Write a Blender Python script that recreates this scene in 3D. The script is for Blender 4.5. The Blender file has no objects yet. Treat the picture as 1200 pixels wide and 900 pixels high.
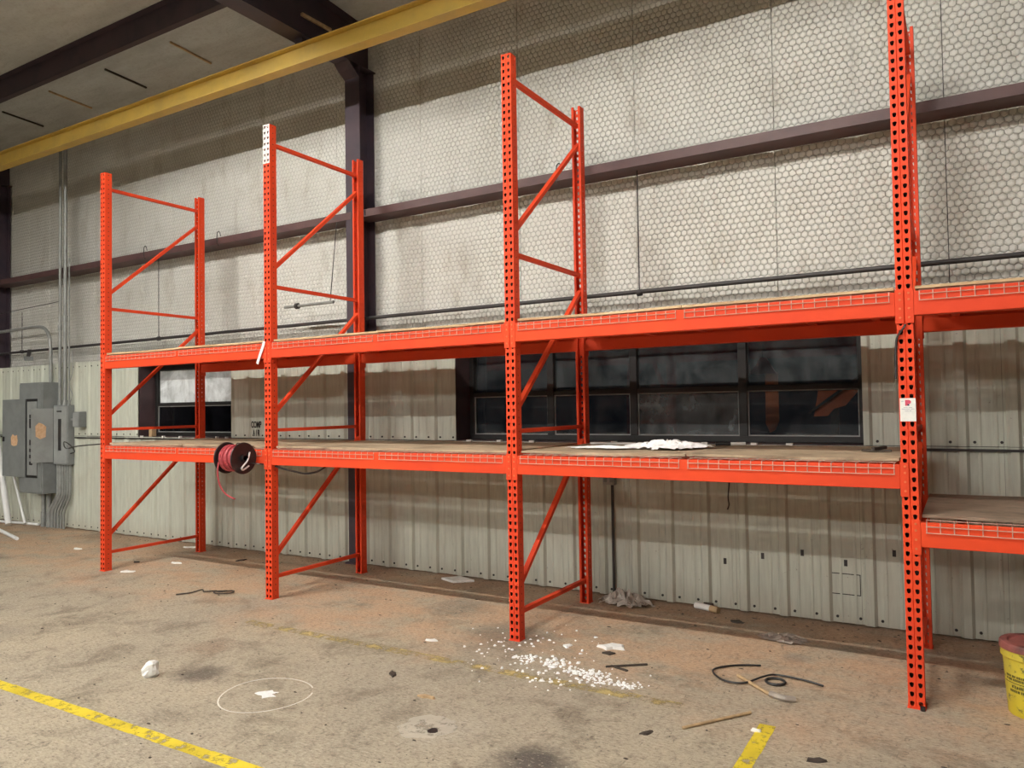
import bpy, math, random
import numpy as np
from mathutils import Vector, Matrix
random.seed(7); rng = np.random.default_rng(7)
S = bpy.context.scene
COL = S.collection

# ------------------------------------------------------------------ camera
cam_d = bpy.data.cameras.new('camera'); cam = bpy.data.objects.new('camera', cam_d); COL.objects.link(cam)
YAW, PITCH, ROLL = -0.5369, 0.0295, -0.0155
cam_d.sensor_width = 36.0; cam_d.lens = 884.07 / 1200 * 36.0; cam_d.clip_start = 0.05; cam_d.clip_end = 200
_f = Vector((math.sin(YAW)*math.cos(PITCH), math.cos(YAW)*math.cos(PITCH), math.sin(PITCH)))
_r = Vector((math.cos(YAW), -math.sin(YAW), 0)); _u = _r.cross(_f)
_R = math.cos(ROLL)*_r + math.sin(ROLL)*_u; _U = -math.sin(ROLL)*_r + math.cos(ROLL)*_u
_m = Matrix((_R, _U, -_f)).transposed().to_4x4(); _m.translation = Vector((7.886, -4.690, 1.682))
cam.matrix_world = _m
S.camera = cam

# ------------------------------------------------------------------ world / exposure
w = bpy.data.worlds.new('night_world'); S.world = w; w.use_nodes = True
w.node_tree.nodes['Background'].inputs[0].default_value = (0.012, 0.014, 0.02, 1)
w.node_tree.nodes['Background'].inputs[1].default_value = 0.3
S.view_settings.view_transform = 'Standard'; S.view_settings.look = 'None'
S.view_settings.gamma = 1.0; S.view_settings.use_curve_mapping = False
S.view_settings.exposure = 0.0

# strip lamps of the hall, in rows parallel to the back wall: y, z, x of the fixtures, emission
# (each fixture is built as housing + glowing diffuser further down)
ROWS = [(-3.4, 6.0, (1.0, 6.1), 1020.0), (-10.5, 6.0, (-5.2, 1.0, 6.1), 840.0), (-17.5, 6.0, (-5.2, 1.0, 6.1), 950.0)]
LAMP_COL = (1.0, 0.97, 0.90)
FAR_LAMPS = [(-1.75, -46.8, 5.2), (-1.65, -52.7, 5.2), (-35.2, -57.6, 5.2)]

# ------------------------------------------------------------------ materials
def new_mat(name):
    m = bpy.data.materials.new(name); m.use_nodes = True
    nt = m.node_tree; b = nt.nodes['Principled BSDF']
    return m, nt, b
class NT:
    """small node helper"""
    def __init__(s, nt): s.nt = nt
    def n(s, t, **kw):
        o = s.nt.nodes.new(t)
        for k, v in kw.items(): setattr(o, k, v)
        return o
    def link(s, a, b): s.nt.links.new(a, b)
    def val(s, sock, v):
        if hasattr(v, 'is_output') or isinstance(v, bpy.types.NodeSocket): s.link(v, sock)
        else: sock.default_value = v
    def math(s, op, a, b=0.0, c=0.0, clamp=False):
        o = s.n('ShaderNodeMath', operation=op); o.use_clamp = clamp
        s.val(o.inputs[0], a); s.val(o.inputs[1], b)
        if op in ('MULTIPLY_ADD', 'COMPARE', 'WRAP', 'SMOOTH_MIN', 'SMOOTH_MAX'): s.val(o.inputs[2], c)
        return o.outputs[0]
    def pos(s): return s.n('ShaderNodeNewGeometry').outputs['Position']
    def mapping(s, vec, scale=(1, 1, 1), loc=(0, 0, 0)):
        o = s.n('ShaderNodeMapping'); s.link(vec, o.inputs[0])
        o.inputs['Scale'].default_value = scale; o.inputs['Location'].default_value = loc
        return o.outputs[0]
    def noise(s, vec, scale, detail=4, rough=0.55, dist=0.0):
        o = s.n('ShaderNodeTexNoise'); s.link(vec, o.inputs['Vector'])
        o.inputs['Scale'].default_value = scale; o.inputs['Detail'].default_value = detail
        o.inputs['Roughness'].default_value = rough; o.inputs['Distortion'].default_value = dist
        return o.outputs[0]
    def voro(s, vec, scale, feature='F1'):
        o = s.n('ShaderNodeTexVoronoi', feature=feature); s.link(vec, o.inputs['Vector'])
        o.inputs['Scale'].default_value = scale
        return o
    def ramp(s, fac, a, b):
        o = s.n('ShaderNodeMapRange', clamp=True); o.interpolation_type = 'SMOOTHSTEP'; s.link(fac, o.inputs[0])
        o.inputs[1].default_value = a; o.inputs[2].default_value = b
        return o.outputs[0]
    def mix(s, fac, a, b, blend='MIX'):
        o = s.n('ShaderNodeMix', data_type='RGBA', blend_type=blend)
        s.val(o.inputs[0], fac)
        for sock, v in ((o.inputs[6], a), (o.inputs[7], b)):
            if isinstance(v, tuple): sock.default_value = (*v, 1) if len(v) == 3 else v
            else: s.link(v, sock)
        return o.outputs[2]
    def bump(s, h, strength, dist=0.01):
        o = s.n('ShaderNodeBump'); s.link(h, o.inputs['Height'])
        o.inputs['Strength'].default_value = strength; o.inputs['Distance'].default_value = dist
        return o.outputs[0]

def mat_basic(name, col, rough=0.5, metal=0.0, var=0.25, scale=6.0, col2=None, bump=0.0, spec=0.5):
    m, nt, b = new_mat(name); h = NT(nt)
    p = h.pos(); f = h.noise(p, scale, 5, 0.6)
    c2 = col2 if col2 else tuple(c*(1-var) for c in col)
    h.link(h.mix(h.ramp(f, 0.35, 0.7), col, c2), b.inputs['Base Color'])
    b.inputs['Roughness'].default_value = rough; b.inputs['Metallic'].default_value = metal
    b.inputs['Specular IOR Level'].default_value = spec
    if bump: h.link(h.bump(h.noise(p, scale*6, 3), bump, 0.01), b.inputs['Normal'])
    return m

def mat_orange():
    m, nt, b = new_mat('orange_paint'); h = NT(nt); p = h.pos()
    f = h.noise(p, 1.7, 4, 0.6)
    c = h.mix(h.ramp(f, 0.3, 0.75), (0.80, 0.072, 0.018), (0.70, 0.058, 0.02))
    sc = h.noise(h.mapping(p, (3, 3, 14)), 6.0, 6, 0.75)
    c = h.mix(h.math('MULTIPLY', h.ramp(sc, 0.66, 0.78), 0.5), c, (0.30, 0.07, 0.04))
    s2 = h.noise(h.mapping(p, (1.2, 8, 8)), 9.0, 5, 0.7)
    c = h.mix(h.math('MULTIPLY', h.ramp(s2, 0.70, 0.8), 0.5), c, (0.78, 0.30, 0.16))
    h.link(c, b.inputs['Base Color']); b.inputs['Roughness'].default_value = 0.6
    b.inputs['Specular IOR Level'].default_value = 0.25
    return m

def mat_panel():
    m, nt, b = new_mat('painted_metal_panel'); h = NT(nt); p = h.pos()
    streak = h.noise(h.mapping(p, (9, 9, 0.7)), 3.0, 6, 0.65)
    blot = h.noise(p, 1.1, 5, 0.6)
    c = h.mix(h.ramp(streak, 0.3, 0.75), (0.56, 0.585, 0.505), (0.46, 0.475, 0.41))
    c = h.mix(h.math('MULTIPLY', h.ramp(blot, 0.5, 0.75), 0.5), c, (0.40, 0.375, 0.31))
    # dirt splashed up from the floor, rusty specks
    z = h.n('ShaderNodeSeparateXYZ'); h.link(p, z.inputs[0])
    low = h.ramp(h.math('ADD', z.outputs[2], h.math('MULTIPLY', blot, 0.35)), 0.42, 0.12)
    c = h.mix(h.math('MULTIPLY', low, 0.35), c, (0.36, 0.29, 0.22))
    sp = h.noise(p, 30, 3, 0.6)
    c = h.mix(h.math('MULTIPLY', h.ramp(sp, 0.70, 0.76), 0.55), c, (0.16, 0.13, 0.10))
    h.link(c, b.inputs['Base Color']); b.inputs['Roughness'].default_value = 0.45
    b.inputs['Specular IOR Level'].default_value = 0.35
    h.link(h.bump(h.noise(h.mapping(p, (6, 6, 1.5)), 2.0, 2), 0.12, 0.02), b.inputs['Normal'])
    return m

HEXP = 0.054                       # mesh width of the chicken wire (flat to flat)
def mat_insul():
    """white faced blanket, pressed into hexagonal cushions by the netting"""
    m, nt, b = new_mat('insulation_facing'); h = NT(nt); p = h.pos()
    sx = h.n('ShaderNodeSeparateXYZ'); h.link(p, sx.inputs[0])
    X = h.math('DIVIDE', sx.outputs[0], HEXP); Z = h.math('DIVIDE', sx.outputs[2], HEXP)
    r3 = math.sqrt(3)
    def cell(ox, oz):
        a = h.math('SUBTRACT', h.math('FLOORED_MODULO', h.math('ADD', X, ox), 1.0), 0.5)
        c = h.math('SUBTRACT', h.math('FLOORED_MODULO', h.math('ADD', Z, oz), r3), r3/2)
        ax = h.math('ABSOLUTE', a); az = h.math('ABSOLUTE', c)
        return h.math('MAXIMUM', ax, h.math('ADD', h.math('MULTIPLY', ax, 0.5), h.math('MULTIPLY', az, r3/2)))
    d = h.math('MINIMUM', cell(0.5, r3/2), cell(0.0, 0.0))       # 0 in the middle, 0.5 on the wire
    cush = h.math('SUBTRACT', 1.0, h.math('POWER', h.math('MULTIPLY', d, 2.0), 3.0))
    blot = h.noise(p, 0.9, 5, 0.6); dirt = h.noise(h.mapping(p, (3, 3, 1.0)), 1.6, 6, 0.65)
    c = h.mix(h.ramp(blot, 0.35, 0.75), (0.70, 0.69, 0.65), (0.62, 0.605, 0.56))
    c = h.mix(h.math('MULTIPLY', h.ramp(dirt, 0.50, 0.76), 0.55), c, (0.40, 0.36, 0.30))
    sp = h.noise(p, 38, 2, 0.5)
    c = h.mix(h.math('MULTIPLY', h.ramp(sp, 0.73, 0.78), 0.6), c, (0.12, 0.10, 0.09))
    groove = h.ramp(d, 0.445, 0.5)                               # darker along the wires
    c = h.mix(h.math('MULTIPLY', groove, 0.16), c, (0.30, 0.28, 0.25))
    h.link(c, b.inputs['Base Color']); b.inputs['Roughness'].default_value = 0.55
    b.inputs['Specular IOR Level'].default_value = 0.3
    soft = h.noise(p, 9, 3, 0.5)
    hh = h.math('ADD', cush, h.math('MULTIPLY', soft, 0.9))
    h.link(h.bump(hh, 0.85, 0.010), b.inputs['Normal'])
    return m

def mat_roof():
    m, nt, b = new_mat('roof_insulation'); h = NT(nt); p = h.pos()
    f = h.noise(h.mapping(p, (1, 4, 1)), 1.4, 5, 0.6); g = h.noise(p, 26, 3, 0.6)
    c = h.mix(h.ramp(f, 0.3, 0.75), (0.54, 0.555, 0.545), (0.42, 0.43, 0.42))
    c = h.mix(h.math('MULTIPLY', h.ramp(g, 0.45, 0.75), 0.35), c, (0.33, 0.31, 0.28))
    h.link(c, b.inputs['Base Color']); b.inputs['Roughness'].default_value = 0.65
    h.link(h.bump(h.math('ADD', g, h.math('MULTIPLY', f, 3)), 0.6, 0.012), b.inputs['Normal'])
    return m

STAINS = [(3.65, -1.53, 0.20, 0.75, (0.075, 0.062, 0.055)), (6.10, -1.56, 0.23, 0.85, (0.07, 0.062, 0.06)),
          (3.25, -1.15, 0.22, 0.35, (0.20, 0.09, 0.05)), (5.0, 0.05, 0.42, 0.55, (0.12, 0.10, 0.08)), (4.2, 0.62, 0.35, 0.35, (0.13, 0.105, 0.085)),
          (1.5, -1.7, 0.35, 0.3, (0.13, 0.11, 0.09)), (6.9, 0.55, 0.12, 0.4, (0.19, 0.17, 0.15)), (5.5, -1.45, 0.26, 0.35, (0.55, 0.50, 0.41))]
def mat_floor():
    m, nt, b = new_mat('dirty_concrete'); h = NT(nt); p = h.pos()
    s = h.n('ShaderNodeSeparateXYZ'); h.link(p, s.inputs[0])
    n1 = h.noise(p, 0.55, 6, 0.62, 0.4); n2 = h.noise(h.mapping(p, (1, 1, 1), (5, 3, 0)), 2.3, 8, 0.68, 0.6); n3 = h.noise(p, 13, 7, 0.72)
    c = h.mix(h.ramp(n1, 0.32, 0.68), (0.47, 0.405, 0.30), (0.40, 0.35, 0.27))
    c = h.mix(h.math('MULTIPLY', h.ramp(n2, 0.48, 0.68), 0.65), c, (0.17, 0.14, 0.105))
    c = h.mix(h.math('MULTIPLY', h.ramp(n2, 0.48, 0.25), 0.45), c, (0.45, 0.40, 0.31))
    c = h.mix(h.math('MULTIPLY', h.ramp(n3, 0.52, 0.70), 0.55), c, (0.13, 0.105, 0.08))
    c = h.mix(h.math('MULTIPLY', h.ramp(n3, 0.45, 0.30), 0.40), c, (0.50, 0.45, 0.37))
    # orange clay dust around the racking
    yy = h.math('ADD', s.outputs[1], h.math('MULTIPLY', h.math('SUBTRACT', h.noise(p, 0.9, 5, 0.65, 0.5), 0.5), 2.6))
    band = h.math('MULTIPLY', h.ramp(yy, -0.75, 0.25), 0.85)
    patch = h.ramp(h.noise(h.mapping(p, (1, 1.6, 1), (2, 7, 0)), 1.7, 6, 0.7), 0.30, 0.62)
    c = h.mix(h.math('MULTIPLY', band, patch), c, (0.56, 0.36, 0.225))
    # along the wall: brown soil
    c = h.mix(h.math('MULTIPLY', h.ramp(yy, 0.9, 1.6), 0.5), c, (0.22, 0.14, 0.095))
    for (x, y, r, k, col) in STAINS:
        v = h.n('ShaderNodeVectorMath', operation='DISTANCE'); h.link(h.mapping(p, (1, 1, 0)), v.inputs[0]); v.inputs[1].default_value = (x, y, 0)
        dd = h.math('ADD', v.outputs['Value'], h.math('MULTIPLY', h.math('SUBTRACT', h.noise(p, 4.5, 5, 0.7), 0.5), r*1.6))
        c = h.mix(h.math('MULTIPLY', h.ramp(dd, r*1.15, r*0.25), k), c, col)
    # streaky wheel marks, specks
    st = h.noise(h.mapping(p, (0.8, 7, 1)), 2.2, 7, 0.75, 0.8)
    c = h.mix(h.math('MULTIPLY', h.ramp(st, 0.60, 0.72), 0.5), c, (0.11, 0.09, 0.075))
    v1 = h.voro(p, 24).outputs['Distance']; gate = h.ramp(h.noise(p, 3.1, 3), 0.52, 0.62)
    c = h.mix(h.math('MULTIPLY', h.math('MULTIPLY', h.ramp(v1, 0.16, 0.08), gate), 0.8), c, (0.07, 0.055, 0.045))
    v2 = h.voro(h.mapping(p, (1, 1, 1), (3.3, 1.7, 0)), 15).outputs['Distance']; gate2 = h.ramp(h.noise(p, 2.3, 3), 0.56, 0.64)
    c = h.mix(h.math('MULTIPLY', h.math('MULTIPLY', h.ramp(v2, 0.11, 0.06), gate2), 0.7), c, (0.62, 0.58, 0.50))
    n4 = h.noise(h.mapping(p, (1.0, 2.2, 1), (4, 9, 0)), 34, 6, 0.8, 0.3)
    c = h.mix(h.math('MULTIPLY', h.ramp(n4, 0.50, 0.64), 0.72), c, (0.14, 0.11, 0.085))
    c = h.mix(h.math('MULTIPLY', h.ramp(n4, 0.46, 0.34), 0.62), c, (0.66, 0.58, 0.46))
    n5 = h.noise(h.mapping(p, (2.4, 1.0, 1), (1, 2, 0)), 7, 6, 0.75, 1.5)
    c = h.mix(h.math('MULTIPLY', h.ramp(n5, 0.56, 0.68), 0.62), c, (0.12, 0.10, 0.08))
    h.link(c, b.inputs['Base Color'])
    h.link(h.math('MULTIPLY_ADD', n2, 0.3, 0.55), b.inputs['Roughness']); b.inputs['Specular IOR Level'].default_value = 0.25
    h.link(h.bump(h.math('ADD', h.math('MULTIPLY', n3, 1.0), n2), 0.5, 0.012), b.inputs['Normal'])
    return m

def mat_paint_worn(name, col, lo, hi, scale=14):
    """paint on the floor, flaked off where the noise is high"""
    m, nt, b = new_mat(name); h = NT(nt); p = h.pos()
    n = h.noise(p, scale, 7, 0.75); g = h.noise(p, 3, 4)
    h.link(h.mix(h.ramp(g, 0.3, 0.7), col, tuple(c*0.72 for c in col)), b.inputs['Base Color'])
    b.inputs['Roughness'].default_value = 0.6
    h.link(h.ramp(n, hi, lo), b.inputs['Alpha'])
    return m

def mat_ply(name, a, bcol, dirt):
    m, nt, b = new_mat(name); h = NT(nt); p = h.pos()
    g = h.noise(h.mapping(p, (1.2, 16, 16)), 3.0, 6, 0.65, 0.4); d = h.noise(p, 2.4, 6, 0.7)
    c = h.mix(h.ramp(g, 0.3, 0.75), a, bcol)
    c = h.mix(h.math('MULTIPLY', h.ramp(d, 0.45, 0.7), dirt), c, (0.10, 0.07, 0.05))
    h.link(c, b.inputs['Base Color']); b.inputs['Roughness'].default_value = 0.75
    h.link(h.bump(g, 0.3, 0.004), b.inputs['Normal'])
    return m

def mat_glass(name, dust, dustcol, tint, base=0.0):
    """window pane: clear dark glass with fresnel reflection under a film of dust"""
    m, nt, b = new_mat(name); h = NT(nt); p = h.pos()
    nt.nodes.remove(b); out = nt.nodes['Material Output']
    tr = h.n('ShaderNodeBsdfTransparent'); tr.inputs[0].default_value = (*tint, 1)
    gl = h.n('ShaderNodeBsdfGlossy'); gl.inputs['Roughness'].default_value = 0.03
    fr = h.n('ShaderNodeFresnel'); fr.inputs[0].default_value = 1.5
    m1 = h.n('ShaderNodeMixShader'); h.link(fr.outputs[0], m1.inputs[0]); h.link(tr.outputs[0], m1.inputs[1]); h.link(gl.outputs[0], m1.inputs[2])
    df = h.n('ShaderNodeBsdfDiffuse'); df.inputs[0].default_value = (*dustcol, 1)
    n = h.math('ADD', h.math('MULTIPLY', h.noise(p, 2.2, 6, 0.65, 1.2), 0.7), h.math('MULTIPLY', h.noise(h.mapping(p, (5, 1, 1)), 2.0, 4, 0.6), 0.3))
    f = h.math('MULTIPLY_ADD', h.ramp(n, 0.30, 0.72), dust-base, base)
    m2 = h.n('ShaderNodeMixShader'); h.link(f, m2.inputs[0]); h.link(m1.outputs[0], m2.inputs[1]); h.link(df.outputs[0], m2.inputs[2])
    h.link(m2.outputs[0], out.inputs[0])
    return m

def mat_bucket():
    m, nt, b = new_mat('yellow_plastic'); h = NT(nt); p = h.pos()
    n = h.noise(p, 22, 6, 0.75); g = h.noise(p, 7, 4)
    c = h.mix(h.ramp(g, 0.35, 0.7), (0.72, 0.58, 0.035), (0.58, 0.47, 0.06))
    c = h.mix(h.math('MULTIPLY', h.ramp(n, 0.55, 0.64), 0.85), c, (0.09, 0.08, 0.04))
    h.link(c, b.inputs['Base Color']); b.inputs['Roughness'].default_value = 0.45
    return m

def mat_emit(name, col, s):
    m, nt, b = new_mat(name)
    b.inputs['Base Color'].default_value = (*col, 1); b.inputs['Emission Color'].default_value = (*col, 1); b.inputs['Emission Strength'].default_value = s
    return m

M = dict(
    orange=mat_orange(), panel=mat_panel(), insul=mat_insul(), roof=mat_roof(), floor=mat_floor(),
    steel=mat_basic('oxide_primer_steel', (0.060, 0.038, 0.050), 0.6, 0, 0.35, 3, (0.038, 0.028, 0.042)),
    girt=mat_basic('oxide_primer_girt', (0.105, 0.052, 0.050), 0.55, 0, 0.3, 4, (0.075, 0.038, 0.040)),
    craneyellow=mat_basic('dusty_yellow_paint', (0.62, 0.42, 0.085), 0.55, 0, 0.3, 3, (0.50, 0.34, 0.085)),
    sheath=mat_basic('outer_sheathing', (0.10, 0.10, 0.095), 0.7),
    farwall=mat_basic('far_wall', (0.20, 0.19, 0.18), 0.7),
    netting=mat_basic('rusty_netting_wire', (0.24, 0.23, 0.21), 0.6, 0.2),
    zinc=mat_basic('zinc_wire', (0.66, 0.40, 0.32), 0.4, 0.1, 0.2, 20),
    ply=mat_ply('plywood', (0.50, 0.39, 0.26), (0.38, 0.285, 0.185), 0.65),
    ply2=mat_ply('osb_board', (0.62, 0.46, 0.26), (0.50, 0.36, 0.19), 0.25),
    ply3=mat_ply('stained_plywood', (0.33, 0.24, 0.17), (0.24, 0.17, 0.12), 0.7),
    whitepaint=mat_basic('white_paint', (0.85, 0.84, 0.82), 0.5, 0, 0.1),
    darkframe=mat_basic('dark_window_frame', (0.014, 0.012, 0.012), 0.5, 0, 0.4, 8),
    jamb=mat_basic('dark_jamb', (0.055, 0.03, 0.033), 0.6),
    bead=mat_basic('grey_glazing_bead', (0.34, 0.34, 0.33), 0.5),
    galv=mat_basic('galvanised_conduit', (0.30, 0.31, 0.30), 0.45, 0.25, 0.25, 9),
    greybox=mat_basic('grey_enamel', (0.22, 0.235, 0.235), 0.45, 0, 0.2, 5),
    greybox2=mat_basic('grey_enamel_light', (0.30, 0.315, 0.31), 0.45, 0, 0.2, 5),
    blackplastic=mat_basic('black_plastic', (0.02, 0.019, 0.02), 0.45, 0, 0.3, 10),
    blackpipe=mat_basic('black_iron_pipe', (0.045, 0.04, 0.04), 0.5, 0.1, 0.3, 6),
    kraft=mat_basic('kraft_label', (0.60, 0.36, 0.20), 0.8, 0, 0.3, 30, (0.70, 0.47, 0.30)),
    redcable=mat_basic('red_rubber', (0.50, 0.07, 0.085), 0.5, 0, 0.35, 30),
    pvc=mat_basic('white_pvc', (0.85, 0.86, 0.86), 0.35, 0, 0.08),
    paper=mat_basic('white_paper', (0.86, 0.85, 0.82), 0.8, 0, 0.12, 20),
    foam=mat_basic('white_foam', (0.85, 0.84, 0.80), 0.8, 0, 0.15, 30),
    plaster=mat_basic('white_crumbs', (0.90, 0.90, 0.90), 0.85, 0, 0.08, 40),
    scrap=mat_basic('dark_scrap', (0.06, 0.045, 0.035), 0.8, 0, 0.3, 20),
    tan=mat_basic('tan_wood', (0.52, 0.36, 0.20), 0.75, 0, 0.3, 18),
    film=mat_basic('grey_plastic_film', (0.42, 0.36, 0.31), 0.35, 0, 0.3, 14),
    bolt=mat_basic('dark_bolt', (0.035, 0.03, 0.03), 0.5, 0.3),
    ink=mat_basic('black_stencil', (0.03, 0.028, 0.025), 0.8),
    greyink=mat_basic('grey_print', (0.42, 0.42, 0.50), 0.8),
    redink=mat_basic('red_print', (0.70, 0.10, 0.16), 0.8),
    blueink=mat_basic('dark_blue_print', (0.03, 0.02, 0.09), 0.8),
    bucket=mat_bucket(), lid=mat_basic('maroon_lid', (0.30, 0.095, 0.08), 0.5, 0, 0.4, 9, (0.10, 0.035, 0.03)),
    bucketink=mat_basic('bucket_print', (0.12, 0.10, 0.02), 0.6),
    vest=mat_basic('orange_cloth', (0.75, 0.20, 0.08), 0.8, 0, 0.3, 12),
    sheetor=mat_basic('orange_sheet', (0.78, 0.17, 0.06), 0.7, 0, 0.25, 4),
    ground=mat_basic('night_ground', (0.03, 0.03, 0.028), 0.9),
    lineyellow=mat_paint_worn('yellow_line_paint', (0.80, 0.62, 0.04), 0.50, 0.66),
    linefaded=mat_paint_worn('faded_line_paint', (0.58, 0.45, 0.18), 0.38, 0.60, 9),
    chalk=mat_paint_worn('chalk', (0.85, 0.82, 0.74), 0.52, 0.74, 20),
    patch=mat_paint_worn('cement_patch', (0.56, 0.51, 0.42), 0.48, 0.66, 9),
    glass_clear=mat_glass('dark_pane', 0.15, (0.32, 0.34, 0.36), (0.75, 0.78, 0.78)),
    glass_dusty=mat_glass('dusty_pane', 0.5, (0.42, 0.45, 0.46), (0.6, 0.62, 0.62)),
    glass_haze=mat_glass('hazy_pane', 0.28, (0.32, 0.36, 0.38), (0.6, 0.62, 0.62)),
    glass_frost=mat_glass('frosted_pane', 1.0, (0.84, 0.88, 0.90), (0.3, 0.32, 0.32), 0.35),
    glass_black=mat_glass('black_pane', 0.03, (0.2, 0.2, 0.24), (0.4, 0.4, 0.5)),
    glow=mat_emit('lamp_glow', (1, 0.97, 0.9), 60.0),
    shade=mat_basic('aluminium_shade', (0.6, 0.6, 0.6), 0.35, 0.6),
)

# ------------------------------------------------------------------ mesh builder
def wloc(o):
    l = Vector((0, 0, 0))
    while o is not None: l += o.location; o = o.parent
    return l
def tag(o, label=None, cat=None, group=None, kind=None):
    if label: o['label'] = label
    if cat: o['category'] = cat
    if group: o['group'] = group
    if kind: o['kind'] = kind
    return o
def empty(name, loc, label=None, cat=None, group=None, kind=None):
    o = bpy.data.objects.new(name, None); COL.objects.link(o); o.location = loc; o.empty_display_size = 0.1
    return tag(o, label, cat, group, kind)
class MB:
    def __init__(s): s.v = []; s.f = []
    def add(s, vs, fs):
        k = len(s.v); s.v += [tuple(p) for p in vs]; s.f += [tuple(i+k for i in f) for f in fs]; return s
    def box(s, x0, x1, y0, y1, z0, z1):
        return s.add([(x0,y0,z0),(x1,y0,z0),(x1,y1,z0),(x0,y1,z0),(x0,y0,z1),(x1,y0,z1),(x1,y1,z1),(x0,y1,z1)],
                     [(0,3,2,1),(4,5,6,7),(0,1,5,4),(1,2,6,5),(2,3,7,6),(3,0,4,7)])
    def bar(s, p, q, w, h, up=(0, 0, 1)):
        p, q = Vector(p), Vector(q); d = (q-p).normalized(); a = d.cross(Vector(up))
        if a.length < 1e-4: a = d.cross(Vector((1, 0, 0)))
        a.normalize(); b = a.cross(d)
        c = [p+a*i*w/2+b*j*h/2 for i, j in ((-1,-1),(1,-1),(1,1),(-1,1))]
        e = [x+(q-p) for x in c]
        return s.add(c+e, [(3,2,1,0),(4,5,6,7),(0,1,5,4),(1,2,6,5),(2,3,7,6),(3,0,4,7)])
    def tube(s, pts, r, n=8, caps=True):
        pts = [Vector(p) for p in pts]; N = len(pts); vs = []; fs = []
        rr = r if isinstance(r, (list, tuple)) else [r]*N
        prev = None
        for i, p in enumerate(pts):
            d = (pts[min(i+1, N-1)] - pts[max(i-1, 0)]).normalized()
            if prev is None:
                a = d.cross(Vector((0, 0, 1)))
                if a.length < 1e-3: a = d.cross(Vector((1, 0, 0)))
            else: a = prev - d*prev.dot(d)
            a.normalize(); prev = a; b = d.cross(a)
            for k in range(n):
                t = 2*math.pi*k/n; vs.append(p + (a*math.cos(t) + b*math.sin(t))*rr[i])
        for i in range(N-1):
            for k in range(n):
                fs.append((i*n+k, i*n+(k+1) % n, (i+1)*n+(k+1) % n, (i+1)*n+k))
        if caps: fs.append(tuple(range(n-1, -1, -1))); fs.append(tuple((N-1)*n+k for k in range(n)))
        return s.add(vs, fs)
    def prism(s, poly, axis, a, b):
        """poly of 2-D points extruded along axis from a to b"""
        def P(p, t): return {'x': (t, p[0], p[1]), 'y': (p[0], t, p[1]), 'z': (p[0], p[1], t)}[axis]
        n = len(poly)
        return s.add([P(p, a) for p in poly] + [P(p, b) for p in poly],
                     [tuple(range(n))[::-1], tuple(range(n, 2*n))] + [(i, (i+1) % n, n+(i+1) % n, n+i) for i in range(n)])
    def lathe(s, prof, c, n=32, axis='z'):
        vs = []; fs = []; N = len(prof)
        for r, h in prof:
            for k in range(n):
                t = 2*math.pi*k/n; a, b = r*math.cos(t), r*math.sin(t)
                vs.append((c[0]+a, c[1]+b, c[2]+h) if axis == 'z' else (c[0]+h, c[1]+a, c[2]+b))
        for i in range(N-1):
            for k in range(n): fs.append((i*n+k, i*n+(k+1) % n, (i+1)*n+(k+1) % n, (i+1)*n+k))
        return s.add(vs, fs)
    def build(s, name, mat, parent=None, origin=None, smooth=False, bevel=0, solid=0, kind=None):
        base = wloc(parent) if parent else Vector((0, 0, 0))
        if origin is None and parent is None:
            a = np.array(s.v); origin = ((a[:,0].min()+a[:,0].max())/2, (a[:,1].min()+a[:,1].max())/2, a[:,2].min())
        o_ = Vector(origin) if origin is not None else base
        me = bpy.data.meshes.new(name); a = np.array(s.v) - np.array(o_)
        me.from_pydata(a.tolist(), [], s.f); me.materials.append(mat); me.update()
        if smooth:
            me.polygons.foreach_set('use_smooth', [True]*len(me.polygons))
            try: me.set_sharp_from_angle(angle=math.radians(40))
            except Exception: pass
        o = bpy.data.objects.new(name, me); COL.objects.link(o)
        if parent: o.parent = parent; o.location = o_ - base
        else: o.location = o_
        if bevel:
            md = o.modifiers.new('bevel', 'BEVEL'); md.width = bevel; md.segments = 2; md.limit_method = 'ANGLE'
        if solid:
            md = o.modifiers.new('solid', 'SOLIDIFY'); md.thickness = solid; md.offset = 0
        if kind: o['kind'] = kind
        return o
def copy_tree(o, parent=None):
    c = o.copy(); COL.objects.link(c)
    if parent: c.parent = parent
    for ch in o.children: copy_tree(ch, c)
    return c
def text_mesh(name, body, size, mat, parent, loc, rot, width=1.0, depth=0.0006, align='CENTER'):
    cu = bpy.data.curves.new(name, 'FONT'); cu.body = body; cu.size = size; cu.extrude = depth; cu.align_x = align; cu.offset = .003
    to = bpy.data.objects.new(name+'_tmp', cu); COL.objects.link(to)
    bpy.context.view_layer.update()
    me = bpy.data.meshes.new_from_object(to.evaluated_get(bpy.context.evaluated_depsgraph_get()))
    bpy.data.objects.remove(to)
    me.materials.clear(); me.materials.append(mat)
    o = bpy.data.objects.new(name, me); COL.objects.link(o)
    if parent: o.parent = parent
    o.location = Vector(loc) - (wloc(parent) if parent else Vector((0, 0, 0))); o.rotation_euler = rot; o.scale = (width, 1, 1)
    return o
def bez(pts, n=8):
    """smooth curve through the points"""
    P = [Vector(p) for p in pts]; out = []
    for i in range(len(P)-1):
        a, b, c, d = P[max(i-1, 0)], P[i], P[i+1], P[min(i+2, len(P)-1)]
        for k in range(n):
            t = k/n
            out.append(0.5*((2*b) + (c-a)*t + (2*a-5*b+4*c-d)*t*t + (3*b-a-3*c+d)*t**3))
    return out + [P[-1]]

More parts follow.
